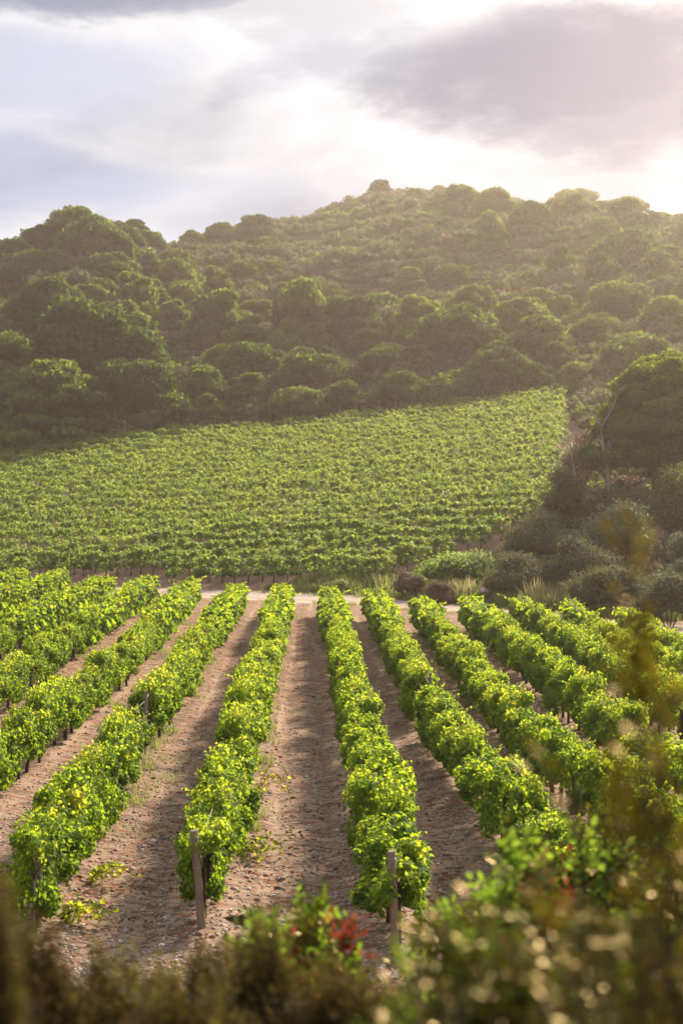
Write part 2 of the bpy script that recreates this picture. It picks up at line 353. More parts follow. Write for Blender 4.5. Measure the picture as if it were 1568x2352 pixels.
def mat_ground():
    m, t, out = new_mat('soil_and_track'); Lk = t.links
    geo = nd(t, 'ShaderNodeNewGeometry'); pos = geo.outputs['Position']
    sx = nd(t, 'ShaderNodeSeparateXYZ'); Lk.new(pos, sx.inputs[0]); X, Y = sx.outputs[0], sx.outputs[1]
    def noi(scale, det=5, rough=.6, vec=None, dist=0):
        n = nd(t, 'ShaderNodeTexNoise', inp={'Scale': scale, 'Detail': float(det), 'Roughness': rough, 'Distortion': dist}); Lk.new(vec or pos, n.inputs['Vector']); return n.outputs[0]
    big = noi(.35, 4); mid = noi(2.4, 6, .65); fin = noi(16, 5, .7)
    mp = nd(t, 'ShaderNodeMapping'); mp.inputs['Scale'].default_value = (1.1, 3.2, 1); Lk.new(pos, mp.inputs[0])
    streak = noi(1.9, 6, .68, mp.outputs[0], .6)
    base = ramp(t, mid, [(.28, (.19, .105, .066)), (.5, (.34, .21, .135)), (.75, (.46, .325, .23))])
    def mix(a, b, fac, blend='MIX'):
        n = nd(t, 'ShaderNodeMix', data_type='RGBA', blend_type=blend)
        for i, v in ((0, fac), (6, a), (7, b)):
            if isinstance(v, (int, float)): n.inputs[i].default_value = v
            elif isinstance(v, tuple): n.inputs[i].default_value = (*v, 1)
            else: Lk.new(v, n.inputs[i])
        return n.outputs[2]
    def mr(v, a, b, c, d, smooth_=True):
        n = nd(t, 'ShaderNodeMapRange', inp={1: a, 2: b, 3: c, 4: d}); n.interpolation_type = 'SMOOTHSTEP' if smooth_ else 'LINEAR'; Lk.new(v, n.inputs[0]); return n.outputs[0]
    # stony greyer areas near, redder far
    stony = mth(t, 'MULTIPLY', mr(Y, 16, 55, 1, .15), mr(big, .3, .6, .6, 1))
    base = mix(base, (.37, .285, .225), mth(t, 'MULTIPLY', stony, .62))
    # rusty leaf and vine cuttings litter
    base = mix(base, (.26, .075, .040), mr(streak, .50, .60, 0, .9))
    mp3 = nd(t, 'ShaderNodeMapping'); mp3.inputs['Scale'].default_value = (1.0, 2.2, 1); mp3.inputs['Location'].default_value = (9, 3, 1); Lk.new(pos, mp3.inputs[0])
    base = mix(base, (.10, .055, .038), mr(noi(2.4, 7, .75, mp3.outputs[0], .8), .47, .60, 0, .85))
    # dry brown straw
    st2 = noi(.8, 6, .7, mp.outputs[0]); base = mix(base, (.33, .22, .12), mr(st2, .55, .72, 0, .5))
    base = mix(base, (.13, .08, .06), mr(fin, .30, .46, .6, 0))
    # long bands left by tractor wheels: paler packed strips, darker loose strips
    mp4 = nd(t, 'ShaderNodeMapping'); mp4.inputs['Scale'].default_value = (2.3, .10, 1); Lk.new(pos, mp4.inputs[0])
    bandn = noi(1.0, 3, .5, mp4.outputs[0]); base = mix(base, (.50, .36, .26), mr(bandn, .54, .68, 0, .45)); base = mix(base, (.15, .085, .055), mr(bandn, .46, .34, 0, .5))
    # pebbles
    vo = nd(t, 'ShaderNodeTexVoronoi', inp={'Scale': 17.0, 'Randomness': 1.0}); Lk.new(pos, vo.inputs['Vector'])
    sepc = nd(t, 'ShaderNodeSeparateColor'); Lk.new(vo.outputs['Color'], sepc.inputs[0])
    peb = mth(t, 'MULTIPLY', mr(vo.outputs['Distance'], .30, .42, 1, 0), mr(sepc.outputs[0], .45, .55, 0, 1))
    pc = ramp(t, sepc.outputs[1], [(0, (.20, .15, .12)), (.5, (.34, .28, .24)), (1, (.50, .44, .40))])
    base = mix(base, pc, mth(t, 'MULTIPLY', peb, .75))
    # green weeds patches
    wd = noi(.9, 5, .7, None, .4); base = mix(base, (.10, .13, .05), mth(t, 'MULTIPLY', mr(wd, .60, .74, 0, .45), mr(fin, .4, .6, .3, 1)))
    # gravel track: centre line sampled into a curve
    cv = nd(t, 'ShaderNodeFloatCurve'); c = cv.mapping.curves[0]
    xsn = np.linspace(-40, 40, 33)
    pts = [((x + 40) / 80, float(ytrack(x)) / 120) for x in xsn]
    c.points[0].location = pts[0]; c.points[1].location = pts[-1]
    for p_ in pts[1:-1]: c.points.new(*p_)
    for p_ in c.points: p_.handle_type = 'VECTOR'
    cv.mapping.update()
    Lk.new(mth(t, 'DIVIDE', mth(t, 'ADD', X, 40), 80, clamp=True), cv.inputs['Value'])
    dy = mth(t, 'SUBTRACT', Y, mth(t, 'MULTIPLY', cv.outputs[0], 120))
    ad = mth(t, 'ABSOLUTE', mth(t, 'ADD', dy, mth(t, 'MULTIPLY', mth(t, 'SUBTRACT', mid, .5), 1.6)))
    trk = mr(ad, 2.0, 2.9, 1, 0)
    tcol = mix(ramp(t, mid, [(.3, (.42, .33, .265)), (.7, (.55, .45, .37))]), (.26, .19, .13), mr(mth(t, 'ABSOLUTE', mth(t, 'ADD', dy, 0.1)), .2, .55, .35, 0))
    base = mix(base, tcol, trk)
    # beyond the track: reddish field soil, then dark forest litter on the hill
    far = mr(dy, 3, 6, 0, 1)
    base = mix(base, ramp(t, mid, [(.3, (.20, .115, .085)), (.7, (.32, .20, .155))]), far)
    ht = mr(Y, 153, 157, 0, 1)
    base = mix(base, ramp(t, big, [(.3, (.06, .05, .035)), (.7, (.11, .095, .065))]), ht)
    bank = mr(Y, 13, 16.5, 1, 0)
    base = mix(base, ramp(t, mid, [(.3, (.07, .05, .03)), (.7, (.16, .12, .07))]), bank)
    p = nd(t, 'ShaderNodeBsdfPrincipled'); p.inputs['Roughness'].default_value = .95; p.inputs['Specular IOR Level'].default_value = .12
    Lk.new(base, p.inputs['Base Color'])
    hsum = mth(t, 'ADD', mth(t, 'MULTIPLY', fin, .9), mth(t, 'ADD', mth(t, 'MULTIPLY', peb, .55), mth(t, 'MULTIPLY', mid, 1.2)))
    b = nd(t, 'ShaderNodeBump', inp={'Strength': .38, 'Distance': .04}); Lk.new(hsum, b.inputs['Height']); Lk.new(b.outputs[0], p.inputs['Normal'])
    Lk.new(p.outputs[0], out.inputs[0]); return m
M_ground = mat_ground()
V, Fc = grid_terrain()
ground = link('ground', smooth(build_mesh('ground', [(V, Fc, 0)], [M_ground]))); tag(ground, kind='structure')

# ------------------------------------------------------------------ leaf templates
def grape_leaf():
    # five-lobed blade, stalk at the origin, tip along +y, cupped along the midrib
    o = [(0, .0), (.20, -.12), (.46, -.02), (.40, .18), (.56, .46), (.30, .52), (.22, .70), (0, 1.0)]
    pts = o + [(-x, y) for x, y in o[-2:0:-1]]
    V = [(x * .92, y, -.32 * abs(x) - .18 * y * y + .04 * math.sin(7 * x + 5 * y)) for x, y in pts]
    V.append((0, .35, .05)); c = len(V) - 1
    n = len(pts)
    return np.array(V) * 1.0, np.array([(i, (i + 1) % n, c) for i in range(n)])
GL = grape_leaf()
QL = (np.array([(-.5, -.1, -.1), (.5, -.1, -.1), (.45, .7, -.22), (0, 1.05, -.25), (-.45, .7, -.22), (0, .35, .08)]),
      np.array([(0, 1, 5), (1, 2, 5), (2, 3, 5), (3, 4, 5), (4, 0, 5)]))
DIA = (np.array([(0, 0, 0), (.5, .5, -.08), (0, 1.1, -.05), (-.5, .5, -.08)]), np.array([(0, 1, 2, 3)]))
OVAL = (np.array([(0, 0, 0), (.24, .28, .04), (.26, .62, .04), (0, 1, -.04), (-.26, .62, .04), (-.24, .28, .04)]), np.array([(0, 1, 2, 3), (0, 3, 4, 5)]))
BLADE = (np.array([(-.03, 0, 0), (.03, 0, 0), (.02, .6, .06), (0, 1, .2), (-.02, .6, .06)]), np.array([(0, 1, 2, 4), (4, 2, 3, 3)]))
BLADE = (BLADE[0], np.array([(0, 1, 2), (0, 2, 4), (4, 2, 3)]))

def canopy_leaves(n, hx, y0, y1, z0, z1, tmpl, size, seed, droop=.25, lowfrac=0.12, lumps=9):
    """leaves on the lumpy shell of a hedge-like vine canopy; row runs along y"""
    r = np.random.RandomState(seed)
    L_ = (y1 - y0)
    # shoots: small clumps on the hull; leaves gather round them
    k = lumps
    cy_ = r.uniform(y0, y1, k); ang = r.uniform(-.35 * np.pi, 1.35 * np.pi, k)
    mz, hz = (z0 + z1) / 2, (z1 - z0) / 2
    def hull(a, f=1.0):
        c, s = np.cos(a), np.sin(a)
        e = .62
        return hx * f * np.sign(c) * np.abs(c) ** e, mz + hz * f * np.sign(s) * np.abs(s) ** e
    cx, cz = hull(ang, .70 + .28 * r.rand(k))
    crad = r.uniform(.13, .25, k) * (hz / .5)
    idx = r.randint(0, k, n)
    d = r.normal(size=(n, 3)); d /= np.linalg.norm(d, axis=1, keepdims=True)
    rr = crad[idx][:, None] * (r.rand(n, 1) ** .3) * np.array([1, 1.05, .85])
    P = np.stack([cx[idx], cy_[idx], cz[idx]], 1) + d * rr
    # a shell share so that there are few holes
    m = int(n * .26); a = r.uniform(-.25 * np.pi, 1.25 * np.pi, m); f = r.uniform(.55, .88, m); sx_, sz_ = hull(a, f)
    yy = r.uniform(y0, y1, m)
    P[:m] = np.stack([sx_ + .03 * r.normal(size=m), yy, sz_ + .03 * r.normal(size=m)], 1)
    out = np.stack([(P[:, 0]) / hx, np.zeros(n), (P[:, 2] - mz) / hz], 1)
    dd = d.copy(); dd[:m] = out[:m]
    nr = out * .35 + dd * .7 + np.array([0, 0, .35]) + r.normal(size=(n, 3)) * .75
    up = out * .6 + np.array([0, 0, -.75]) + r.normal(size=(n, 3)) * .55
    keep = P[:, 2] > z0 - .12
    P, nr, up, idx = P[keep], nr[keep], up[keep], idx[keep]; n = len(P)
    st = np.random.get_state
    R = frames(nr, up)
    s = size * r.uniform(.65, 1.25, n)
    tint = np.clip(.40 + r.normal(0, .075, n) + r.normal(0, .13, k)[idx] + .26 * (P[:, 2] - mz) / hz, 0, .86)  # tint rises with height: sunlit yellow tops put into the leaf colour
    odd = r.rand(n) < .004; tint[odd] = r.uniform(.9, 1, odd.sum())
    V, Fc, t = stamp(tmpl[0], tmpl[1], P, R, s, tint)
    return (V, Fc, 0, t)
def shoots(n, hx, y0, y1, zt, seed, size):
    """a few upright or arching shoot tips that break the outline"""
    r = np.random.RandomState(seed); bl = []; st = []
    for i in range(n):
        b = np.array([r.uniform(-hx * .7, hx * .7), r.uniform(y0, y1), zt - .12])
        e = b + np.array([r.normal() * .16, r.normal() * .16, r.uniform(.08, .36)])
        k = 10; tt = np.linspace(0, 1, k)[:, None]; P = b + (e - b) * tt + np.array([0, 0, -.05]) * tt ** 2
        nr = r.normal(size=(k, 3)) * .6 + np.array([0, 0, .8]); up = r.normal(size=(k, 3)) + np.array([0, 0, .1])
        s = size * np.linspace(1.0, .45, k); V, Fc, t = stamp(GL[0], GL[1], P, frames(nr, up), s, np.full(k, .60) + r.rand(k) * .15)
        bl.append((V, Fc, 0, t))
    return bl
def vine_trunk(seed, h=.62):
    r = np.random.RandomState(seed); bl = []
    x0, y0 = r.normal() * .04, r.normal() * .05
    P = np.array([(0, 0, -.08), (x0 * .6, y0 * .6, .15), (x0 * 1.6, y0 * .9, .34), (x0, y0 * 1.5, h)])
    bl += tube(P, [.055, .042, .040, .048], 7)
    for s in (-1, 1):
        e = np.array([x0 + r.normal() * .05, y0 + s * .42, h + .16 + r.normal() * .04])
        Q = np.array([P[-1], (P[-1] + e) / 2 + np.array([r.normal() * .03, 0, .06]), e]); bl += tube(Q, [.040, .030, .018], 6)
    for i in range(4):
        b = np.array([x0, y0 + r.uniform(-.35, .35), h + .1]); e = b + np.array([r.normal() * .16, r.normal() * .12, r.uniform(.25, .5)])
        bl += tube(np.array([b, (b + e) / 2 + r.normal(size=3) * .03, e]), [.010, .008, .005], 4)
    return setm(bl, 0)
NV = 10
VINE_F, VINE_T = [], []
for i in range(NV):
    r = np.random.RandomState(100 + i)
    zt = 1.38 + r.uniform(-.16, .16); hx = r.uniform(.33, .42); z0 = r.uniform(.20, .44)
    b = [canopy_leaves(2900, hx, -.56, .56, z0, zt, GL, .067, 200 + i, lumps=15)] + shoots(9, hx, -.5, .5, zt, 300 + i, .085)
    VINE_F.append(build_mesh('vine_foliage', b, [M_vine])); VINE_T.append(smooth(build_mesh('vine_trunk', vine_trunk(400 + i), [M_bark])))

ORD1 = ['', 'first', 'second', 'third', 'fourth', 'fifth', 'sixth', 'seventh', 'eighth', 'ninth', 'tenth', 'eleventh', 'twelfth', 'thirteenth', 'fourteenth', 'fifteenth', 'sixteenth', 'seventeenth', 'eighteenth', 'nineteenth']
TENS = {2: ('twenty', 'twentieth'), 3: ('thirty', 'thirtieth'), 4: ('forty', 'fortieth'), 5: ('fifty', 'fiftieth'), 6: ('sixty', 'sixtieth')}
def ordinal(n):
    if n < 20: return ORD1[n]
    a, b = divmod(n, 10); return TENS[a][1] if b == 0 else TENS[a][0] + '-' + ORD1[b]

GAPS = {'J': [(33.4, 35.2)], 'C': [(30.6, 32.0)], 'D': [(54.5, 55.8)], 'M': [(27.6, 28.6)]}
allv = []
for key, (ys_, xs_, a, b, nm) in ROWS.items():
    n = 0; y = a + .25
    while y < b:
        if not any(g0 < y < g1 for g0, g1 in GAPS.get(key, [])):
            n += 1; allv.append((y, key, n, nm, float(np.interp(y, ys_, xs_))))
        y += 1.0
allv.sort()
VIND = allv[:300]; VREST = allv[300:]
vrs = np.random.RandomState(5)
for (y, key, n, nm, x) in VIND:
    i = vrs.randint(NV)
    x += vrs.normal() * .055
    o = empty('grapevine', (x, y + vrs.normal() * .06, gz(x, y)), 0 if vrs.rand() < .5 else math.pi, (vrs.uniform(.68, 1.02), 1.0, vrs.uniform(.82, 1.10)))
    o.rotation_euler.z += vrs.normal() * .06
    tag(o, f"{ordinal(n)} grapevine in view, counting from the near end, {nm}", 'grapevine', 'grapevines in the near rows')
    f = link('foliage', VINE_F[i], o); tag(f, kind='stuff'); link('trunk', VINE_T[vrs.randint(NV)], o)
# the remaining, smaller-looking vines of the near block
def lod_vine(n, hx, y0, y1, z0, z1, size, seed, tmpl=QL):
    return canopy_leaves(n, hx, y0, y1, z0, z1, tmpl, size, seed, lumps=11)
def lod_vine(n, hx, y0, y1, z0, z1, size, seed, tmpl=QL):
    b = canopy_leaves(n, hx, y0, y1, z0, z1, tmpl, size, seed, lumps=10); r = np.random.RandomState(seed + 9)
    m = 4; k = 7; P = []
    for _ in range(m):
        a = np.array([r.uniform(-hx, hx) * .8, r.uniform(y0, y1), z1 - .1]); e = a + np.array([r.normal() * .2, r.normal() * .2, r.uniform(.08, .26)]); P.append(a + (e - a) * np.linspace(0, 1, k)[:, None])
    P = np.concatenate(P); V, Fc, t = stamp(tmpl[0], tmpl[1], P, frames(r.normal(size=P.shape) + np.array([0, 0, .3])), size * np.tile(np.linspace(1, .5, k), m), np.full(len(P), .62))
    return (np.vstack([b[0], V]), np.vstack([b[1], Fc + len(b[0])]), 0, np.concatenate([b[3], t]))
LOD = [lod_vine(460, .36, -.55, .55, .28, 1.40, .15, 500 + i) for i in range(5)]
def rotz(a):
    c, s = math.cos(a), math.sin(a); return np.array([[c, -s, 0], [s, c, 0], [0, 0, 1]])
fb, tb = [], []
TRL = (tube(np.array([(0, 0, -.1), (.03, .02, .3), (0, 0, .75)]), [.05, .04, .04], 4, cap=False))
for (y, key, n, nm, x) in VREST:
    B = LOD[vrs.randint(5)]; R = rotz(0 if vrs.rand() < .5 else math.pi) * np.array([1, 1, 1])
    s = np.array([vrs.uniform(.9, 1.15), 1, vrs.uniform(.92, 1.1)])
    p = np.array([x + vrs.normal() * .04, y, gz(x, y)])
    fb.append(((B[0] * s) @ R.T + p, B[1], 0, B[3])); 
    for tbk in TRL: tb.append((tbk[0] + p, tbk[1], 1))
o = link('grapevines', build_mesh('grapevines', fb + tb, [M_vine, M_bark])); tag(o, 'small far ends of the green vine rows next to the gravel track', 'grapevines', 'grapevines in the near rows', 'stuff')

# ------------------------------------------------------------------ sloping vineyard beyond the track
BORD = ([62, 76, 84, 88, 92, 95, 100, 104, 112, 125, 150, 156], [-2, -1, 0, 4.5, 10.5, 13.2, 16.0, 18.2, 20.0, 22.5, 27, 28])
LODF = [lod_vine(240, .34, -.50, .50, .60, 1.62, .155, 600 + i, DIA) for i in range(8)]
LODG = [lod_vine(400, .36, -.50, .50, .48, 1.74, .13, 620 + i, QL) for i in range(6)]
fb, tb = [], []
SL = -0.45; ang = math.atan2(1, SL) ; nF = 0
dirv = np.array([1, SL]) / math.hypot(1, SL); rot_row = math.atan2(dirv[1], dirv[0]) - math.pi / 2
for c in np.arange(70, 180, 2.6):
    for s_ in np.arange(-75, 75, .92):
        x = s_ * dirv[0] + vrs.normal() * .05; y = c + s_ * dirv[1] + vrs.normal() * .12
        if y > 154.3 or y < ytrack(x) + 4.6: continue
        if x > np.interp(y, *BORD): continue
        if abs(706 + F * x / y - 784) > 1010: continue
        if vrs.rand() < (.015 if vnoise(x, y, 7, 60) < .8 else .12): continue
        near = y < 104
        B = (LODG[vrs.randint(6)] if near else LODF[vrs.randint(8)])
        s = np.array([vrs.uniform(.8, 1.15), 1.0, vrs.uniform(.90, 1.08)])
        p = np.array([x, y, gz(x, y) - .03]); R = rotz(rot_row + (0 if vrs.rand() < .5 else math.pi) + vrs.normal() * .08)
        nF += 1
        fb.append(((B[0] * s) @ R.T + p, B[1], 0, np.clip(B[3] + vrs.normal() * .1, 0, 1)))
        if y < 125:
            for tbk in TRL: tb.append((tbk[0] * np.array([1, 1, 1.1]) + p, tbk[1], 1))
print('far vines', nF)
o = link('grapevines', build_mesh('grapevines', fb + tb, [M_vine_far, M_bark])); tag(o, 'sloping vineyard of close green rows beyond the gravel track', 'vineyard', 'vines of the sloping vineyard', 'stuff')

# ------------------------------------------------------------------ pines and hill vegetation
def crown_mesh(name, seed, W, H, nl, per, size, mat, dome=.55, lr=(.13, .22), open_=0.0, tiers=None):
    """a crown W wide and H high standing on z=0: many overlapping lobes, each a ball of needle tufts round a darker core"""
    r = np.random.RandomState(seed); bl = []
    C, Rr = [], []
    for i in range(nl):
        a = r.uniform(0, 2 * np.pi); q = math.sqrt(r.rand())
        if tiers:   # layered cypress / cedar
            tz = r.rand(); rad = (1 - tz) ** .8 * .46 + .08
            q2 = r.uniform(.35, 1) * rad
            C.append((W * q2 * math.cos(a), W * q2 * math.sin(a), H * (tz * .93 + .02))); Rr.append(W * r.uniform(.08, .14)); continue
        rr_ = W * r.uniform(*lr)
        x = (W / 2 - rr_ * .8) * q * math.cos(a); y = (W / 2 - rr_ * .8) * q * math.sin(a)
        top = H * (1 - dome * q ** 2.2); z = top - rr_ * .75 - (r.rand() ** 1.6) * H * .30
        if q > .7 and r.rand() < .6: z -= r.rand() * H * .35
        C.append((x, y, max(z, rr_ * .3))); Rr.append(rr_)
    C = np.array(C); Rr = np.array(Rr)
    fl = .42 if tiers else .72
    # cores
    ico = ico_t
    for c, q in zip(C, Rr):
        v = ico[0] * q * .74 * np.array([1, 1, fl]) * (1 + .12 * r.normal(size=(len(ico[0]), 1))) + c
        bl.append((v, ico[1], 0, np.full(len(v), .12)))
    n = nl * per; idx = np.repeat(np.arange(nl), per)
    d = r.normal(size=(n, 3)); d[:, 2] = np.abs(d[:, 2]) * 1.0 - .35 * r.rand(n); d /= np.linalg.norm(d, axis=1, keepdims=True)
    # secondary knobs on every lobe
    kn = 5 + 2; kd = r.normal(size=(nl, kn, 3)); kd[:, :, 2] = np.abs(kd[:, :, 2]); kd /= np.linalg.norm(kd, axis=2, keepdims=True)
    kk = kd[idx, r.randint(0, kn, n)]
    mixk = (r.rand(n) < .55)[:, None]
    d = np.where(mixk, kk + r.normal(size=(n, 3)) * .30, d); d /= np.linalg.norm(d, axis=1, keepdims=True)
    rad = Rr[idx][:, None] * (r.uniform(.80, 1.06, (n, 1)) + .10 * mixk)
    P = C[idx] + d * rad * np.array([1, 1, fl])
    nr = d * np.array([1, 1, 1.3]) + r.normal(size=(n, 3)) * .42
    up = d * .8 + np.array([0, 0, .6]) + r.normal(size=(n, 3)) * .5
    s = size * r.uniform(.6, 1.3, n)
    lt = r.normal(0, .13, nl)
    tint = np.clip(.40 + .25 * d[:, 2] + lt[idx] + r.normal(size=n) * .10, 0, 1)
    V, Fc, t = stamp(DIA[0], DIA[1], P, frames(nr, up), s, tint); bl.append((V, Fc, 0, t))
    return build_mesh(name, bl, [mat])
def ico_template():
    import bmesh
    bm = bmesh.new(); bmesh.ops.create_icosphere(bm, subdivisions=2, radius=1)
    v = np.array([p.co[:] for p in bm.verts]); f = np.array([[q.index for q in p.verts] for p in bm.faces]); bm.free(); return v, f
ico_t = ico_template()
def ico1_template():
    import bmesh
    bm = bmesh.new(); bmesh.ops.create_icosphere(bm, subdivisions=1, radius=1)
    v = np.array([p.co[:] for p in bm.verts]); f = np.array([[q.index for q in p.verts] for p in bm.faces]); bm.free(); return v, f
ico1_t = ico1_template()
def trunk_mesh(name, seed, th, W, H, mat, r0=.35, nb=7):
    r = np.random.RandomState(seed); bl = []
    top = np.array([r.normal() * .4, r.normal() * .4, th + H * .35])
    P = np.array([(0, 0, -1.5), (r.normal() * .15, r.normal() * .15, th * .4), (top[0] * .6, top[1] * .6, th), top])
    bl += tube(P, [r0 * 1.15, r0, r0 * .8, r0 * .35], 8)
    for i in range(nb):
        a = i / nb * 6.283 + r.normal() * .3; b = P[1] * .2 + P[2] * .8 + np.array([0, 0, r.uniform(-.15, .2) * th])
        e = np.array([math.cos(a), math.sin(a), 0]) * W * r.uniform(.25, .42) + np.array([0, 0, th + H * r.uniform(.25, .5)])
        mdl = (b + e) / 2 + np.array([0, 0, -.05 * W]) + r.normal(size=3) * .2
        bl += tube(np.array([b, mdl, e]), [r0 * .45, r0 * .3, r0 * .12], 5)
    return smooth(build_mesh(name, setm(bl, 0), [mat]))
PW = 10.0
PINE = []   # dome pines, 10 m wide
for i in range(5):
    H = [5.2, 4.6, 5.8, 5.0, 6.4][i]; dm = [.55, .7, .5, .62, .6][i]
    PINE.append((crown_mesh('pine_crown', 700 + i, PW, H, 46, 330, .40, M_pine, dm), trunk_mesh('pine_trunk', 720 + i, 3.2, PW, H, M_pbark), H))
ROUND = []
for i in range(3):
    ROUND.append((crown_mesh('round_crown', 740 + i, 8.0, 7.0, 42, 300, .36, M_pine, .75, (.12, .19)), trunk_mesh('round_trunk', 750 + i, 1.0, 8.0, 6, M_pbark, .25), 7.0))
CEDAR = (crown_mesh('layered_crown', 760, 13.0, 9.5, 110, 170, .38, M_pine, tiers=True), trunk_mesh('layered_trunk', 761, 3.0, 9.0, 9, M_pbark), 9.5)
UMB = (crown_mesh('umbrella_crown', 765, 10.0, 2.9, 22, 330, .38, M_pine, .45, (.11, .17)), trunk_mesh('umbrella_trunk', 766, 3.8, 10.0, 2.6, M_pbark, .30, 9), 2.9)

def to_world(px, d): return (px - 706) / F * d
def projy(z, d): return 1163 - (z - CAMH) / d * F
def locate(px, ytop, hgt, d0=158, d1=385):
    best = None
    for d in np.arange(d0, d1, 1.5):
        h_ = hgt(d) if callable(hgt) else hgt
        e = abs(projy(gz(to_world(px, d), d) + h_, d) - ytop)
        if best is None or e < best[0]: best = (e, d)
    return best[1]
# kind, centre px, top px, width px, label   (pixels of the photograph only set the survey: each tree stands on the hillside)
TREES = [
 ('P', 172, 474, 120, 'dark domed pine that tops the wooded ridge above its left shoulder'),
 ('P', 100, 520, 95, 'dark pine stepping down the left end of the ridge line'),
 ('P', 222, 500, 175, 'broad lighter green pine just under the left ridge top'),
 ('P', 312, 506, 66, 'small pine with sky showing through it, right of the left ridge top'),
 ('P', 38, 545, 95, 'dark pine on the skyline at the left edge'),
 ('P', 70, 572, 150, 'dark spreading pine below the left end of the skyline'),
 ('P', 366, 556, 44, 'small low pine in the dip of the skyline'),
 ('P', 443, 530, 62, 'light green pine just right of the dip in the skyline'),
 ('P', 508, 512, 82, 'dark rounded pine on the skyline left of the light domed one'),
 ('P', 588, 489, 98, 'light green domed pine on the skyline halfway up to the summit'),
 ('R', 872, 409, 62, 'lone bushy tree that crowns the highest point of the hill'),
 ('P', 1012, 425, 56, 'low dark tree on the skyline just right of the summit'),
 ('P', 955, 431, 60, 'low flat scrub oak on the skyline beside the summit tree'),
 ('P', 1135, 430, 110, 'wide pine with a gap of sky in it on the right ridge'),
 ('P', 1215, 455, 110, 'low spreading pine sinking down the right ridge'),
 ('U', 1326, 429, 106, 'umbrella pine with bright gaps under its crown on the right skyline'),
 ('U', 1442, 447, 104, 'umbrella pine leaning over the dip of the right skyline'),
 ('P', 1385, 494, 110, 'broad pine joining the two umbrella pines on the skyline'),
 ('R', 1300, 500, 50, 'bushy tree filling in under the umbrella pine on the right skyline'),
 ('R', 1470, 506, 70, 'bushy tree under the leaning skyline pine at the right'),
 ('P', 1510, 488, 70, 'ragged dark pine on the skyline near the right edge'),
 ('P', 1570, 486, 80, 'dark pine cut by the right edge on the skyline'),
 ('P', 1440, 520, 170, 'wide flat pine below the right skyline umbrella pines'),
 ('P', 120, 640, 185, 'broad green topped pine on the left below the ridge'),
 ('P', 5, 648, 70, 'pine cut by the left edge below the ridge'),
 ('P', 218, 680, 290, 'largest spreading pine of the left slope with a pale trunk showing'),
 ('P', 5, 722, 75, 'small dark pine at the left edge above the dark bushy one'),
 ('P', 190, 748, 185, 'rounded pine with a forked white trunk below the largest spreading pine'),
 ('P', 30, 762, 125, 'dark bushy pine at the left edge in mid slope'),
 ('P', 312, 812, 218, 'bright green domed pine above the pale dead branches'),
 ('P', 62, 835, 155, 'yellowish green pine above the dark layered cypress'),
 ('C', 130, 868, 235, 'dark layered cypress with flat branches at the left edge of the wood'),
 ('R', 0, 925, 60, 'pine cut by the left edge right above the upper vineyard'),
 ('R', 468, 832, 130, 'green pine just right of the bright domed one'),
 ('P', 553, 596, 98, 'yellow green pine alone on the upper middle slope'),
 ('P', 585, 780, 165, 'light green flat topped pine in the middle of the lower slope'),
 ('R', 572, 850, 118, 'light green feathery pine standing above the vineyard edge, left of centre'),
 ('P', 690, 795, 95, 'flat yellowish pine right of the light flat topped one'),
 ('R', 748, 797, 72, 'narrow pale green pine in the middle of the lower slope'),
 ('P', 800, 670, 165, 'broad domed pine on the middle slope under the summit'),
 ('R', 862, 790, 118, 'pointed pine on the lower slope right of the narrow pale one'),
 ('P', 1055, 698, 228, 'large light topped pine with a visible trunk, right of the slope centre'),
 ('P', 1192, 682, 150, 'flat golden topped pine behind the large light topped one'),
 ('P', 1242, 722, 165, 'spreading pine in the glow right of the flat golden topped one'),
 ('P', 1290, 672, 92, 'rounded grey green oak in the hazy glow on the right slope'),
 ('P', 1425, 634, 165, 'hazy domed pine high on the right slope'),
 ('P', 1545, 676, 150, 'hazy pine at the right edge on the upper slope'),
 ('P', 1150, 795, 165, 'dark shaded pine below the large light topped one'),
 ('P', 1275, 785, 120, 'rounded shrubby tree in the glow above the vineyard corner'),
 ('R', 960, 785, 110, 'small dense pine left of the large light topped one'),
 ('P', 1345, 830, 150, 'low broad tree above the upper right vineyard corner'),
 ('P', 1048, 848, 200, 'low wide dark tree along the vineyard top, right of centre'),
 ('P', 1210, 855, 165, 'low wide tree along the vineyard top near its right end'),
 ('P', 925, 852, 150, 'shaded low tree along the vineyard top in the centre'),
 ('R', 792, 868, 125, 'shaded bushy tree along the vineyard top under the pointed pine'),
 ('P', 690, 880, 150, 'brownish bushy tree along the vineyard top left of centre'),
 ('R', 400, 905, 130, 'dark shaded tree behind the pale dead branches'),
 ('R', 480, 900, 110, 'dark shaded tree between dead branches and feathery pine'),
 ('P', 1480, 770, 200, 'dark hazy pine behind the big near pine on the right'),
 ('P', 1440, 860, 180, 'shaded tree between the vineyard corner and big near pine'),
 ('R', 230, 925, 110, 'dark tree between the layered cypress and dead branches'),
 ('P', 735, 638, 110, 'low rounded oak on the middle slope under the summit'),
 ('P', 655, 652, 90, 'smooth grey green oak left of the low rounded one'),
 ('P', 430, 620, 110, 'grey green oak on the slope under the skyline dip'),
 ('P', 940, 500, 60, 'green shrub oak high on the slope below the summit'),
 ('P', 1040, 600, 90, 'olive coloured oak in the middle of the upper right slope'),
]
trs = np.random.RandomState(21)
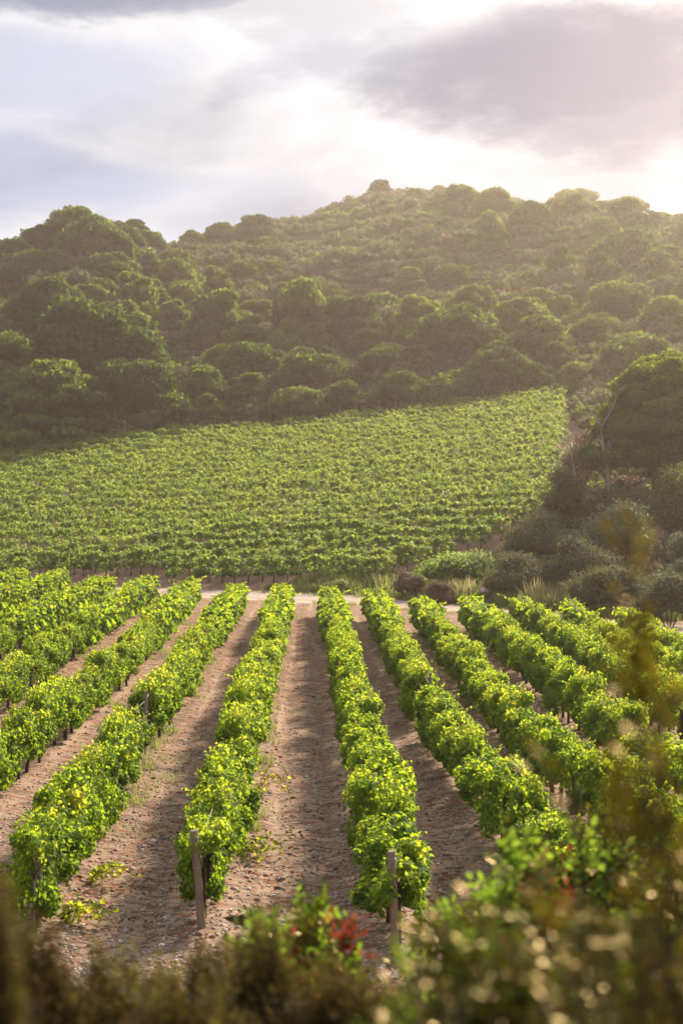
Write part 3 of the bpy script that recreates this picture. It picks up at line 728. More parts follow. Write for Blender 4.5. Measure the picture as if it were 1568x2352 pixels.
def place_tree(kind, px, top, wpx, label, i, d=None):
    src = {'P': PINE[i % 5], 'R': ROUND[i % 3], 'C': CEDAR, 'U': UMB}[kind]
    base = {'P': 10.0, 'R': 8.0, 'C': 11.0, 'U': 10.0}[kind]
    lift = {'P': .22, 'R': .06, 'C': .12, 'U': .20}[kind]     # bare trunk share of the width
    hf = lambda d_: (src[2] / base + lift) * (wpx / F * d_) * (.93 if kind != 'P' else .9)
    if kind == 'U': d = float(np.interp(px, RIDGE_PX, RIDGE_D)) - 1
    if d is None: d = locate(px, top, hf, 158, float(np.interp(px, RIDGE_PX, RIDGE_D)) + (4 if top < 560 else -25))
    W = wpx / F * d; s = W / base * 1.06; x = to_world(px, d); z = gz(x, d)
    o = empty('pine_tree' if kind != 'C' else 'cypress_tree', (x, d, z), trs.uniform(0, 6.28))
    tag(o, label, 'tree', 'trees on the wooded hill')
    # uneven ridge positions: trunk lifted so that the crown top meets the surveyed height
    ztop = CAMH + (1163 - top) / F * d
    crown_h = src[2] * s * .96
    lz = ztop - crown_h - z
    lz = min(max(lz, -.6), 8.0)
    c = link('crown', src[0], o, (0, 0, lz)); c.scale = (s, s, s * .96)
    th = {'P': 3.2, 'R': 1.0, 'C': 3.0, 'U': 3.8}[kind]
    t = link('trunk', src[1], o, (0, 0, min(0, lz - th * s * .8))); t.scale = (s, s, s * max(.5, (max(lz, .3) + src[2] * s * .2) / (th * s)))
    tops.append((px, top, round(d), round(z + lz + crown_h, 1), round(1163 - (z + lz + crown_h - CAMH) / d * F), round(lz, 1)))
    return d
tops = []
for i, tr_ in enumerate(TREES): place_tree(*tr_, i)

frs = np.random.RandomState(44); placed = [(o_.location.x, o_.location.y, 6.0) for o_ in bpy.data.objects if o_.name.startswith('pine_tree')]
nfill = 0
for _ in range(1500):
    px = frs.uniform(-60, 1640); d = 160 + frs.rand() ** 1.3 * 190; D = float(np.interp(px, RIDGE_PX, RIDGE_D))
    t = (d - 158) / (D - 158)
    if t > .86: continue
    dens = 1.0 if t < .22 else (.95 if px < 430 else (.32 if px < 600 else .05))
    if px > 1250 and t < .7: dens = max(dens, .5)
    if frs.rand() > dens: continue
    x = to_world(px, d); W = frs.uniform(5.5, 10.5) * (.85 if t > .3 and px > 430 else 1)
    if any((x - a) ** 2 + ((d - b) * .8) ** 2 < (W * .30 + c * .42) ** 2 for a, b, c in placed): continue
    placed.append((x, d, W)); i_ = frs.randint(8); src = PINE[i_] if i_ < 5 else ROUND[i_ - 5]; s_ = W / (10.0 if i_ < 5 else 8.0)
    o = empty('pine_tree', (x, d, gz(x, d)), frs.uniform(0, 6.28)); tag(o, 'rounded olive green tree crowded among others on the wooded hillside', 'tree', 'rounded trees crowding the hillside')
    lz = frs.uniform(.1, 1.2); c = link('crown', src[0], o, (0, 0, lz)); c.scale = (s_ * frs.uniform(.8, 1.2), s_ * frs.uniform(.8, 1.2), s_ * frs.uniform(.7, 1.15)); t_ = link('trunk', src[1], o); t_.scale = (s_, s_, .3 * s_)
    nfill += 1
    if nfill > 150: break
print('fillers', nfill)
# maquis scrub that covers the hill
SH = []
def shrub_block(seed, n, size, core=True, fl=.8):
    r = np.random.RandomState(seed); bl = []
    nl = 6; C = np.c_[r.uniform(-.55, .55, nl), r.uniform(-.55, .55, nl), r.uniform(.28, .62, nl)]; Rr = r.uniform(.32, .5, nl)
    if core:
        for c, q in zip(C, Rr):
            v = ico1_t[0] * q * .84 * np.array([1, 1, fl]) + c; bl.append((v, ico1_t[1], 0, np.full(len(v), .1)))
    idx = r.randint(0, nl, n); d = r.normal(size=(n, 3)); d[:, 2] = np.abs(d[:, 2]) - .3 * r.rand(n); d /= np.linalg.norm(d, axis=1, keepdims=True)
    P = C[idx] + d * Rr[idx][:, None] * r.uniform(.85, 1.12, (n, 1)) * np.array([1, 1, fl])
    nr = d + r.normal(size=(n, 3)) * .45; up = d + np.array([0, 0, .6]) + r.normal(size=(n, 3)) * .5
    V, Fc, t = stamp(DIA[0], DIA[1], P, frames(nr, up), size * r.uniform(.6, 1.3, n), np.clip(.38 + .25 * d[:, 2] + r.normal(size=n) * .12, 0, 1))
    bl.append((V, Fc, 0, t)); return bl
SHB = [shrub_block(800 + i, 230, .20) for i in range(7)]
blocks = []; nsh = 0; hrs = np.random.RandomState(31)
cand = []
for _ in range(16000):
    d = 157 + (hrs.rand() ** .8) * 228; px = hrs.uniform(-120, 1700)
    x = to_world(px, d); D = np.interp(px, RIDGE_PX, RIDGE_D)
    if d > D + 6: continue
    cand.append((x, d))
cand = np.array(cand); taken = {}
for x, y in cand:
    g = 2.5 if y < 200 else 3.1; k = (int(x // g), int(y // g), g)
    if k in taken: continue
    taken[k] = 1
    big = vnoise(x, y, 22, 12); w_ = hrs.uniform(1.5, 3.0) * (.70 + .75 * big) * (g / 2.5)
    z = gz(x, y) - .35
    B = SHB[hrs.randint(7)]; R = rotz(hrs.uniform(0, 6.28)); sc3 = np.array([w_, w_, w_ * hrs.uniform(.6, .95)])
    tn = (vnoise(x, y, 9, 13) - .5) * .5 + hrs.normal() * .16
    mi_ = 0 if hrs.rand() < .87 else (1 if hrs.rand() < .45 else 2)
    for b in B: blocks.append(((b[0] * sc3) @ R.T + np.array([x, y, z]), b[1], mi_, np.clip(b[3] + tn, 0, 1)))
    nsh += 1
    if nsh > 4300: break
for _ in range(5200):
    y = hrs.uniform(64, 172); x = hrs.uniform(-2, 62)
    if y < 157 and x < np.interp(y, *BORD) + 1.6: continue
    if y < ytrack(x) + 8.5 or (706 + F * x / y) > 2100: continue
    if (y < 90) and x < 12: continue
    if 86 < y < 101.5 and 1430 < 706 + F * x / y < 1610: continue
    g = 1.5; k = (int(x // g), int(y // g), 1)
    if k in taken: continue
    taken[k] = 1
    w_ = hrs.uniform(.8, 1.7) * (1.25 if y > 110 else .9); z = gz(x, y) - .3
    B = SHB[hrs.randint(7)]; R = rotz(hrs.uniform(0, 6.28)); sc3 = np.array([w_, w_, w_ * hrs.uniform(.7, 1.3)])
    tn = (vnoise(x, y, 6, 13) - .5) * .5 + hrs.normal() * .16; mi_ = 0 if hrs.rand() < .75 else (1 if hrs.rand() < .7 else 2)
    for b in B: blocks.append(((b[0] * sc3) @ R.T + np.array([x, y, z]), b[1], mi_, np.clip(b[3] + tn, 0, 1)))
    nsh += 1
print('shrubs', nsh)
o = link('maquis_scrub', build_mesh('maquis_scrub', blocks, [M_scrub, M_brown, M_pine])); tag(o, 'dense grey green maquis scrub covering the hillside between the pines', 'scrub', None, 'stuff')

# bleached dead tree and bare stems
def dead_tree(name, label, x, y, seed, h, n, spread, r0=.09, lean=(0, 0)):
    r = np.random.RandomState(seed); o = empty(name, (x, y, gz(x, y))); tag(o, label, 'dead tree'); tb_, bb = [], []
    tb_ += tube(np.array([(0, 0, -.3), (lean[0] * .5 + .1, lean[1] * .5, h * .45), (lean[0], lean[1], h)]), [r0 * 1.4, r0, r0 * .5], 7)
    for i in range(n):
        f = r.uniform(.2, .95); b = np.array([lean[0] * f, lean[1] * f, h * f]); a = r.uniform(0, 6.283)
        e = b + np.array([math.cos(a) * spread, math.sin(a) * spread * .7, r.uniform(.1, .7) * h * .7]) * r.uniform(.5, 1)
        mdl = (b + e) / 2 + r.normal(size=3) * spread * .08; bb += tube(np.array([b, mdl, e]), [r0 * .5, r0 * .33, r0 * .12], 5)
        for j in range(4):
            g = r.uniform(.35, 1); b2 = b + (e - b) * g; e2 = b2 + r.normal(size=3) * spread * .28 + np.array([0, 0, .15 * spread]); bb += tube(np.array([b2, (b2 + e2) / 2 + r.normal(size=3) * .05, e2]), [r0 * .25, r0 * .18, r0 * .07], 4)
    link('trunk', smooth(build_mesh('dead_trunk', setm(tb_, 0), [M_dead])), o); link('branches', smooth(build_mesh('dead_branches', setm(bb, 0), [M_dead])), o)
    return o
dead_tree('dead_tree', 'bleached leafless branches in front of the dark trees above the vineyard, left', to_world(288, 157), 157, 3, 2.2, 16, 3.6, .10)
dead_tree('dead_tree', 'bare pale trunk forked through the brown thicket beside the big near pine', to_world(1408, 99), 99, 4, 6.5, 7, 1.6, .13, (-.9, 0))
dead_tree('dead_tree', 'thin bare slanting stem left of the bare pale trunk', to_world(1330, 100), 100, 6, 5.0, 8, 1.3, .07, (-.6, 0))

# ------------------------------------------------------------------ right hand thicket
def near_pine():
    d = 101.0; x = to_world(1515, d); z = gz(x, d)
    o = empty('pine_tree', (x, d, z)); tag(o, 'big near umbrella pine with a crooked dark limb at the right edge', 'tree', 'trees on the wooded hill')
    ztop = CAMH + (1163 - 820) / F * d; H = ztop - z
    me = crown_mesh('near_pine_crown', 790, 11.5, 6.2, 150, 560, .20, M_npine, .80, (.065, .115))
    c = link('crown', me, o, (.7, 0, H - 5.7))
    me2 = crown_mesh('near_pine_lower_crown', 791, 7.5, 3.6, 60, 560, .19, M_npine, .75, (.08, .14))
    c2 = link('crown', me2, o, (-2.3, -.8, H - 7.6)); c3 = link('crown', me2, o, (2.6, -2.2, H - 7.2)); c3.rotation_euler.z = 2
    bl = tube(np.array([(0, 0, -.5), (-.1, 0, 1.2), (-.35, 0, 2.4), (-.5, .1, 3.8), (-.2, 0, 5.5)]), [.42, .36, .32, .22, .1], 9)
    bl += tube(np.array([(-.3, 0, 2.1), (.5, -.2, 2.6), (1.15, -.3, 3.2), (1.25, -.3, 4.2), (1.9, 0, 5.4)]), [.24, .22, .2, .17, .08], 8)
    bl += tube(np.array([(-.3, 0, 2.3), (-1.2, .1, 2.9), (-2.4, 0, 3.3), (-3.2, 0, 4.4)]), [.15, .12, .1, .05], 7)
    link('trunk', smooth(build_mesh('near_pine_trunk', setm(bl, 0), [M_pbark])), o)
near_pine()
def bush(name, label, cat, px, d, ytop, wpx, mat, seed, size=.12, n=1600, hmin=.5, group=None, fl=1.0, yscale=None, nl=14, core=True, stems=True):
    r = np.random.RandomState(seed); x = to_world(px, d); z = gz(x, d); W = wpx / F * d
    H = max(CAMH + (1163 - ytop) / F * d - z, hmin)
    o = empty(name, (x, d, z - .05), 0); tag(o, label, cat, group)
    bl = []; C, Rr = [], []
    for i in range(nl):
        a = r.uniform(0, 6.283); q = math.sqrt(r.rand()); rr_ = r.uniform(.16, .26)
        C.append((W * (.5 - rr_ * .7) * q * math.cos(a), W * (.5 - rr_ * .7) * .8 * q * math.sin(a), H * ((1 - .5 * q * q) - .16) * r.uniform(.45, 1.0))); Rr.append(rr_)
    n = int(n * 2.2); C = np.array(C); Rr = np.array(Rr)
    sc_ = np.array([W, W * .9, H * 1.0])
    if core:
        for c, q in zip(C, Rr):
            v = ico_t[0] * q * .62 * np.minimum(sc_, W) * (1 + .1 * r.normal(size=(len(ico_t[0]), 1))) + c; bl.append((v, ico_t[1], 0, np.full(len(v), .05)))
    idx = r.randint(0, nl, n); dd = r.normal(size=(n, 3)); dd[:, 2] = np.abs(dd[:, 2]) - .5 * r.rand(n); dd /= np.linalg.norm(dd, axis=1, keepdims=True)
    P = C[idx] + dd * Rr[idx][:, None] * np.minimum(sc_, W) * r.uniform(.55, 1.25, (n, 1))
    P = P[P[:, 2] > 0]; k = len(P); dd = dd[:k]
    nr = dd + r.normal(size=(k, 3)) * .6 + np.array([0, 0, .3]); up = dd + np.array([0, 0, .5]) + r.normal(size=(k, 3)) * .6
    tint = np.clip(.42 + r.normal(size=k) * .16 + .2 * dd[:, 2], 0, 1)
    V, Fc, t = stamp(DIA[0], DIA[1], P, frames(nr, up), size * r.uniform(.6, 1.35, k), tint); bl.append((V, Fc, 0, t))
    f = link('foliage', build_mesh(name + '_foliage', bl, [mat]), o); tag(f, kind='stuff')
    if stems:
        sb = []
        for i in range(7):
            c = C[r.randint(nl)]; e = c + np.array([0, 0, H * r.uniform(.05, .3)]); sb += tube(np.array([(c[0] * .2, c[1] * .2, -.1), (c[0] * .6, c[1] * .6, c[2] * .5), e]), [.04, .03, .012], 5)
        link('stems', smooth(build_mesh(name + '_stems', setm(sb, 0), [M_bark])), o)
    return o
B_ = bush
B_('shrub', 'grey green dome shaped shrub under the big near pine', 'shrub', 1420, 84, 1132, 200, M_grey, 41, .11, 5200, nl=22)
B_('shrub', 'brown thin leaved thicket left of the bare pale trunk', 'shrub', 1335, 101, 945, 130, M_brown, 42, .13, 1700, core=False, nl=18)
B_('shrub', 'dark brown thicket around the foot of the big near pine', 'shrub', 1480, 96, 1090, 230, M_scrub, 43, .14, 3800, nl=20)
B_('shrub', 'brownish shrub mass between vineyard and bare pale trunk', 'shrub', 1300, 98, 1060, 120, M_scrub, 44, .13, 2600, nl=16)
B_('shrub', 'low dark green mound at the lower right corner of the sloping vineyard', 'shrub', 1235, 88, 1175, 190, M_scrub, 45, .12, 4200, nl=20)
B_('shrub', 'blue green bush at the right edge above the dry brush', 'shrub', 1560, 72, 1195, 130, M_grey, 46, .10, 3600, nl=16)
B_('shrub', 'dark gap filling bush behind the grey green dome', 'shrub', 1540, 90, 1090, 150, M_scrub, 47, .13, 2800)
B_('shrub', 'tall olive green thicket at the right edge below the big near pine', 'shrub', 1585, 90, 1010, 190, M_npine, 59, .12, 3800, nl=24)
B_('bramble', 'tangled green bramble mound with arching stems beside the field corner', 'bramble', 1050, 84, 1238, 190, M_vine_far, 48, .11, 3600, nl=18)
B_('bramble', 'grey brown bramble mound right of the green one', 'bramble', 1190, 80, 1262, 190, M_scrub, 49, .10, 3600, nl=18)
B_('bramble', 'low bramble sprawl with pale seed heads behind the green mound', 'bramble', 1140, 86, 1238, 120, M_grey, 50, .10, 1700)
B_('shrub', 'low dull brush bank on the right behind the gravel track', 'shrub', 1400, 73, 1285, 250, M_scrub, 51, .09, 4200, nl=26)
B_('shrub', 'dull green brush behind the low brush bank at the right', 'shrub', 1330, 79, 1215, 200, M_scrub, 52, .10, 3600, nl=18)
B_('shrub', 'dull shrub sinking behind the right edge of the brush bank', 'shrub', 1540, 66, 1300, 160, M_scrub, 53, .09, 3000, nl=16)
B_('shrub', 'purplish grey low bush at the left foot of the green bramble', 'shrub', 935, 83, 1302, 90, M_brown, 54, .08, 1500)
B_('shrub', 'small yellow green bush alone on the red soil beside the field corner', 'shrub', 893, 90, 1296, 40, M_grass, 55, .08, 500, nl=8)
B_('shrub', 'low green hummock right where the track meets the first verge plants', 'shrub', 775, 87, 1325, 80, M_grass, 56, .07, 900, nl=10)
B_('shrub', 'small green clump at the left end of the verge plants', 'shrub', 628, 89.5, 1342, 45, M_grass, 57, .07, 500, nl=8)
B_('shrub', 'brown dry clump on the verge in front of the green bramble', 'shrub', 1010, 80, 1320, 90, M_brown, 58, .07, 1300)

# ------------------------------------------------------------------ grass, stones, leaves
def tufts(cx, cy, rad, n, hgt, seed, tint=.4, tsd=.2):
    r = np.random.RandomState(seed); a = r.uniform(0, 6.283, n); q = rad * np.sqrt(r.rand(n)); x = cx + q * np.cos(a); y = cy + q * np.sin(a)
    z = terr(x, y); P = np.stack([x, y, z], 1); up = np.c_[r.normal(size=(n, 2)) * .35, np.ones(n)]
    nr = r.normal(size=(n, 3)) * np.array([1, 1, .2])
    V, Fc, t = stamp(BLADE[0] * np.array([1.6, 1, 1]), BLADE[1], P, frames(nr, up), hgt * r.uniform(.5, 1.2, n), np.clip(tint + r.normal(size=n) * tsd, 0, 1)); return (V, Fc, 0, t)
gb = []; grs = np.random.RandomState(61); sd_i = 1000
def verge(px0, px1, d_off0, d_off1, cnt, h, tint):
    global sd_i
    for _ in range(cnt):
        px = grs.uniform(px0, px1)
        d = 60.0
        for _k in range(30):
            x = to_world(px, d); d = .5 * d + .5 * (float(ytrack(x)) + 0)
        d += grs.uniform(d_off0, d_off1); x = to_world(px, d); sd_i += 1
        gb.append(tufts(x, d, grs.uniform(.25, .7), int(grs.uniform(50, 110)), h * grs.uniform(.6, 1.3), sd_i, tint))
verge(690, 1560, 2.9, 6.5, 150, .55, .35); verge(740, 1560, 4.0, 8.5, 110, .75, .55); verge(600, 900, 3.0, 4.5, 26, .3, .3)
verge(1230, 1560, 3.5, 9, 70, .9, .62); verge(1230, 1330, 4, 6.5, 12, 1.1, .9); verge(1040, 1130, 4, 6, 10, 1.0, .9); verge(1380, 1500, 4, 7, 16, 1.0, .95); verge(1080, 1280, 3.2, 5, 26, .75, .08)
verge(560, 1500, -3.4, -2.6, 22, .16, .4)
# weeds along and under the rows
for key, (ys_, xs_, a, b, nm) in ROWS.items():
    side = 1 if key in 'ACDEGHI' else 0
    for _ in range(int((b - a) * (.95 if side else .35))):
        y = grs.uniform(a, b); sd_i += 1
        if vnoise(y, a * 10, 3.5, 40) < .55: continue
        x = float(np.interp(y, ys_, xs_)) + grs.normal() * .18 + (.28 if side else 0)
        gb.append(tufts(x, y, grs.uniform(.15, .38), int(grs.uniform(30, 80)), grs.uniform(.10, .26), sd_i, .45))
for (px, py, n) in [(690, 1832, 12), (250, 1500, 90), (215, 1560, 70), (385, 1745, 160), (300, 1835, 120), (320, 1905, 90), (560, 1850, 60), (700, 1640, 30), (620, 1930, 60)]:
    d = F * CAMH / (py - 1163); sd_i += 1; gb.append(tufts(to_world(px, d), d, .55, n, .12, sd_i, .55))
o = link('grass', build_mesh('grass', gb, [M_grass])); tag(o, 'weeds and dry grass along the track verge and under the vines', 'grass', None, 'stuff')
# pebbles and clods
def rockt(seed):
    r = np.random.RandomState(seed); v = ico1_t[0] * (1 + r.normal(size=(12 if len(ico1_t[0]) == 12 else len(ico1_t[0]), 1)) * .16) * np.array([1, .75, .5]); return v, ico1_t[1]
OCT = (np.array([(1, 0, 0), (0, 1, 0), (-1, 0, 0), (0, -1, 0), (.1, .1, .55), (0, 0, -.5)]), np.array([(0, 1, 4), (1, 2, 4), (2, 3, 4), (3, 0, 4), (1, 0, 5), (2, 1, 5), (3, 2, 5), (0, 3, 5)]))
n = 42000; q = grs.rand(n); y = 15.0 + 52 * q ** 2.0; x = y * grs.uniform(-.24, .29, n)
z = terr(x, y); s = np.clip(np.exp(grs.normal(-3.85, .5, n)), .007, .07)
R = frames(np.c_[grs.normal(size=(n, 2)) * .3, np.ones(n)])
pb = []
V, Fc, t = stamp(OCT[0], OCT[1], np.stack([x, y, z + s * .12], 1), R, s, np.clip(.5 + grs.normal(size=n) * .25, 0, 1)); pb.append((V, Fc, 0, t))
def tintmat(name, stops, rough=.9):
    m, t, out = new_mat(name); at = nd(t, 'ShaderNodeAttribute', attribute_name='tint'); c = ramp(t, at.outputs['Fac'], stops)
    p = nd(t, 'ShaderNodeBsdfPrincipled'); p.inputs['Roughness'].default_value = rough; p.inputs['Specular IOR Level'].default_value = .25; t.links.new(c, p.inputs['Base Color']); t.links.new(p.outputs[0], out.inputs[0]); return m
M_peb = tintmat('pebbles', [(0, (.18, .11, .08)), (.4, (.34, .25, .20)), (.75, (.50, .42, .37)), (1, (.66, .60, .55))])
o = link('gravel', build_mesh('gravel', pb, [M_peb])); tag(o, 'pebbles and clods strewn over the reddish aisles between the vines', 'gravel', None, 'stuff')
# fallen vine leaves, rusty, gathered in drifts
n = 15000; q = grs.rand(n); y = 15.5 + 45 * q ** 1.6; x = y * grs.uniform(-.24, .29, n)
nn = vnoise(x, y * 1.6, 1.1, 50) * .6 + vnoise(x, y, .4, 51) * .4
k = nn > .57; x, y = x[k], y[k]; n = len(x); z = terr(x, y)
V, Fc, t = stamp(QL[0], QL[1], np.stack([x, y, z + .012], 1), frames(np.c_[grs.normal(size=(n, 2)) * .45, np.ones(n)]), grs.uniform(.025, .065, n), grs.rand(n))
M_fallen = tintmat('fallen_leaf', [(0, (.09, .035, .022)), (.5, (.20, .065, .035)), (.85, (.30, .12, .05)), (1, (.42, .24, .10))])
o = link('fallen_leaves', build_mesh('fallen_leaves', [(V, Fc, 0, t)], [M_fallen])); tag(o, 'rusty fallen vine leaves lying in drifts between the rows', 'fallen leaves', None, 'stuff')
# single larger stones
STN = [(402, 2130, .10, 'pale flat stone on the soil left of the leaning post', ), (222, 2172, .08, 'pale stone near the foot of the far left end post'), (210, 2160, .06, 'small grey stone beside the pale one near the left end post'),
       (520, 1880, .06, 'oval grey stone on the soil left of the leaning post row'), (735, 2030, .05, 'small rounded stone in the middle aisle, near end'), (190, 2085, .07, 'grey stone left of the red leaf drift by the end post'),
       (770, 1990, .045, 'small pale stone in the middle aisle close to the right row')]
for i, (px, py, s, lb) in enumerate(STN):
    d = F * CAMH / (py - 1163); x = to_world(px, d); rv, rf = rockt(900 + i)
    o = link('stone', build_mesh('stone', [(rv * s, rf, 0)], [M_stone]), None, (x, d, gz(x, d) + s * .2)); o.rotation_euler = (.1, .2, i); tag(o, lb, 'stone')

# ------------------------------------------------------------------ posts, wires, hydrant
def post(x, y, h, r0, lean, label, mat=M_wood, strip=False, name='vine_post', topcut=True):
    z = gz(x, y); o = empty(name, (x, y, z)); tag(o, label, 'post')
    o.rotation_euler = (0, lean, 0)
    ns = 12; th = np.arange(ns) / ns * 6.283; rings = []; zs = [-.4, 0, .3, .62, .9, h - .02, h]; rr_ = [1.04, 1.02, 1.0, .97, .98, .95, .86]
    wob = 1 + .04 * np.sin(th * 3 + 1) + .03 * np.sin(th * 5)
    for zz, q in zip(zs, rr_): rings.append(np.stack([r0 * q * wob * np.cos(th), r0 * q * wob * np.sin(th), np.full(ns, zz)], 1))
    V = np.concatenate(rings); q = [(i * ns + j, i * ns + (j + 1) % ns, (i + 1) * ns + (j + 1) % ns, (i + 1) * ns + j) for i in range(len(zs) - 1) for j in range(ns)]
    c = len(V); V = np.vstack([V, (0, 0, h)]); tri = np.array([((len(zs) - 1) * ns + j, (len(zs) - 1) * ns + (j + 1) % ns, c) for j in range(ns)])
    shaft = link('shaft', build_mesh('shaft', [(V, np.array(q), 0), (V.copy(), tri, 0)], [mat]), o)
    # wire staples / ties round the post
    wb = []
    for zz in (h * .62, h * .93):
        ring = np.stack([(r0 + .004) * np.cos(th), (r0 + .004) * np.sin(th), np.full(ns, zz)], 1); wb += tube(np.vstack([ring, ring[:1]]), .003, 4, cap=False)
    link('wire_tie', build_mesh('wire_tie', setm(wb, 0), [M_steel]), o)
    return o
post(to_world(466, 18.75), 18.6, 1.26, .056, -.085, 'weathered wooden end post leaning left, in front of the first left row')
post(to_world(908, 17.35), 17.35, 1.24, .052, -.04, 'weathered wooden end post with frayed top before the first right row')
post(to_world(88, 18.7), 18.7, 1.25, .054, .03, 'stout grey end post at the dark near end of the second left row')
def strip():
    x, y = to_world(80, 18.5), 18.5; o = empty('metal_stake', (x, y, gz(x, y))); tag(o, 'thin pale steel stake standing against the stout grey end post', 'stake')
    V = np.array([(-.02, -.012, -.3), (.02, -.012, -.3), (.02, -.008, -.3), (-.016, -.008, -.3), (-.016, .02, -.3), (-.02, .02, -.3)])
    top = V + np.array([.02, 0, 1.05]); A = np.vstack([V, top]); q = [(i, (i + 1) % 6, (i + 1) % 6 + 6, i + 6) for i in range(6)]
    link('shaft', build_mesh('stake_shaft', [(A, np.array(q), 0)], [M_steel]), o)
    c = tube(np.array([(.0, 0, .7), (.05, .01, .71)]), .006, 5); link('wire_clip', build_mesh('wire_clip', setm(c, 0), [M_steel]), o)
strip()
INTER = [('J', 34.3, 1.45, 'short grey post in the gap of the second right row with loose wires'), ('C', 31.3, 1.40, 'grey post in the gap halfway along the second left row'), ('D', 55.1, 1.62, 'pale post standing up out of the third left row near its far end'),
         ('M', 28.1, 1.25, 'grey post between two vines of the fourth right row'), ('A', 37.5, 1.46, 'grey stake tip showing in the first left row half way'), ('E', 48.5, 1.55, 'grey stake in the fourth left row'), ('G', 60.0, 1.62, 'grey stake in the fifth left row'),
         ('H', 68.6, 1.95, 'tall grey stake at the left edge in the sixth left row'), ('H', 78.0, 1.75, 'grey stake further along the sixth left row'), ('C', 22.8, 1.1, 'brown stake under the vines near the end of the second left row')]
for key, y, h, lb in INTER:
    R_ = ROWS[key]; x = float(np.interp(y, R_[0], R_[1])); post(x + .02, y, h, .036, .03, lb)
xq = to_world(1422, 57.5); post(xq, 57.5, 1.45, .04, 0, 'grey end post at the far end of the seventh right row')
xq = to_world(1140, 21.5)
post(3.55, 18.9, 1.0, .045, .05, 'reddish brown post stump under the second right row', M_wood)
# loose wires in gaps
def wire(label, pts):
    o = link('trellis_wire', build_mesh('trellis_wire', setm(tube(np.array(pts), .004, 5), 0), [M_steel])); tag(o, label, 'wire'); return o
for key, y0, y1 in (('J', 32.6, 36.2), ('C', 29.8, 32.8), ('D', 53.5, 57)):
    R_ = ROWS[key]
    for j, zz in enumerate((1.28, .95)):
        P = [(float(np.interp(yy, R_[0], R_[1])) + .04, yy, gz(float(np.interp(yy, R_[0], R_[1])), yy) + zz - .1 * math.sin((yy - y0) / (y1 - y0) * 3.14)) for yy in np.linspace(y0, y1, 7)]
        wire(f"{'upper' if j == 0 else 'lower'} slack trellis wire in the gap of the {R_[4].replace(' of middle aisle', ' of the aisle')}", P)
for key, py_, zz in (('A', 18.6, 1.10), ('B', 17.35, 1.10), ('A', 18.6, .72), ('B', 17.35, .72)):
    R_ = ROWS[key]; xp = to_world({'A': 466, 'B': 908}[key], 18.75 if key == 'A' else 17.35) + {'A': -.085, 'B': -.04}[key] * zz
    P = [(xp, py_ + .05, gz(xp, py_) + zz)] + [(float(np.interp(yy, R_[0], R_[1])), yy, gz(float(np.interp(yy, R_[0], R_[1])), yy) + zz) for yy in np.linspace(py_ + 1.2, py_ + 6, 5)]
    wire(f"{'upper' if zz > 1 else 'lower'} trellis wire tied to the end post of the {R_[4].replace(' of middle aisle', ' of the aisle')}", P)
# pale stakes along the top edge of the sloping vineyard and in its front rows
srs = np.random.RandomState(77); proto = None
def stake_mesh(h): return build_mesh('stake_shaft', setm(tube(np.array([(0, 0, -.3), (0, 0, h)]), [.045, .04], 6), 0), [M_wood])
sm_tall, sm_mid = stake_mesh(2.25), stake_mesh(1.95)
for i, px in enumerate(np.arange(20, 1000, 47.0)):
    px = px + srs.uniform(-12, 12); y = 154.9; x = to_world(px, y)
    o = link('vineyard_stake', sm_tall, None, (x, y, gz(x, y))); o.rotation_euler = (srs.normal() * .03, srs.normal() * .05, 0); o.scale = (1, 1, srs.uniform(.9, 1.08))
    tag(o, f"{ordinal(i + 1)} from the left of the thin pale stakes along the sloping vineyard's top edge", 'stake', 'stakes along the top edge of the sloping vineyard')
for i, (px, lb) in enumerate([(25, 'leftmost stake in the front row beyond the track'), (215, 'stake in front of the sloping vineyard above the fourth left row'), (292, 'stake between trunks above the fifth left row end'), (385, 'slanting stake among the front trunks above the third left row'), (478, 'pale stake among the front trunks left of the leafy row end'), (556, 'stake close to the leafy row end beyond the track'), (686, 'pale tall stake at the field corner above the first left row'), (870, 'stake at the right end of the front trunks')]):
    d = 90.0
    for _ in range(20): d = .5 * d + .5 * (float(ytrack(to_world(px, d))) + 5.2)
    x = to_world(px, d); o = link('vineyard_stake', sm_mid, None, (x, d, gz(x, d))); tag(o, lb, 'stake'); o.rotation_euler = (0, srs.normal() * .05, 0)
def hydrant():
    d = 79.2; x = to_world(1111, d); z = gz(x, d); o = empty('hydrant', (x, d, z)); tag(o, 'small faded pink standpipe on the verge behind the gravel track', 'hydrant'); o.scale = (1.35,) * 3
    link('body', smooth(build_mesh('body', setm(tube(np.array([(0, 0, -.2), (0, 0, .1), (0, 0, .12), (0, 0, .42), (0, 0, .5)]), [.13, .13, .085, .085, .1], 12), 0), [M_hyd])), o)
    link('cap', smooth(build_mesh('cap', setm(tube(np.array([(0, 0, .5), (0, 0, .54), (0, 0, .62), (0, 0, .67)]), [.15, .17, .13, .05], 12), 0), [M_hydc])), o)
    for s in (-1, 1): link('outlet', smooth(build_mesh('outlet', setm(tube(np.array([(0, 0, .52), (s * .16, -.03, .52), (s * .2, -.03, .52)]), [.05, .05, .065], 8), 0), [M_hydc])), o)
hydrant()
def litter():
    d = 80.5; x = to_world(1043, d); z = gz(x, d); r = np.random.RandomState(9)
    v = ico_t[0] * np.array([.22, .12, .12]) * (1 + .25 * r.normal(size=(len(ico_t[0]), 1)))
    o = link('crumpled_bag', build_mesh('crumpled_bag', [(v, ico_t[1], 0)], [M_white]), None, (x, d, z + .28)); tag(o, 'crumpled white scrap lying in the verge grass left of the pink standpipe', 'litter')
litter()

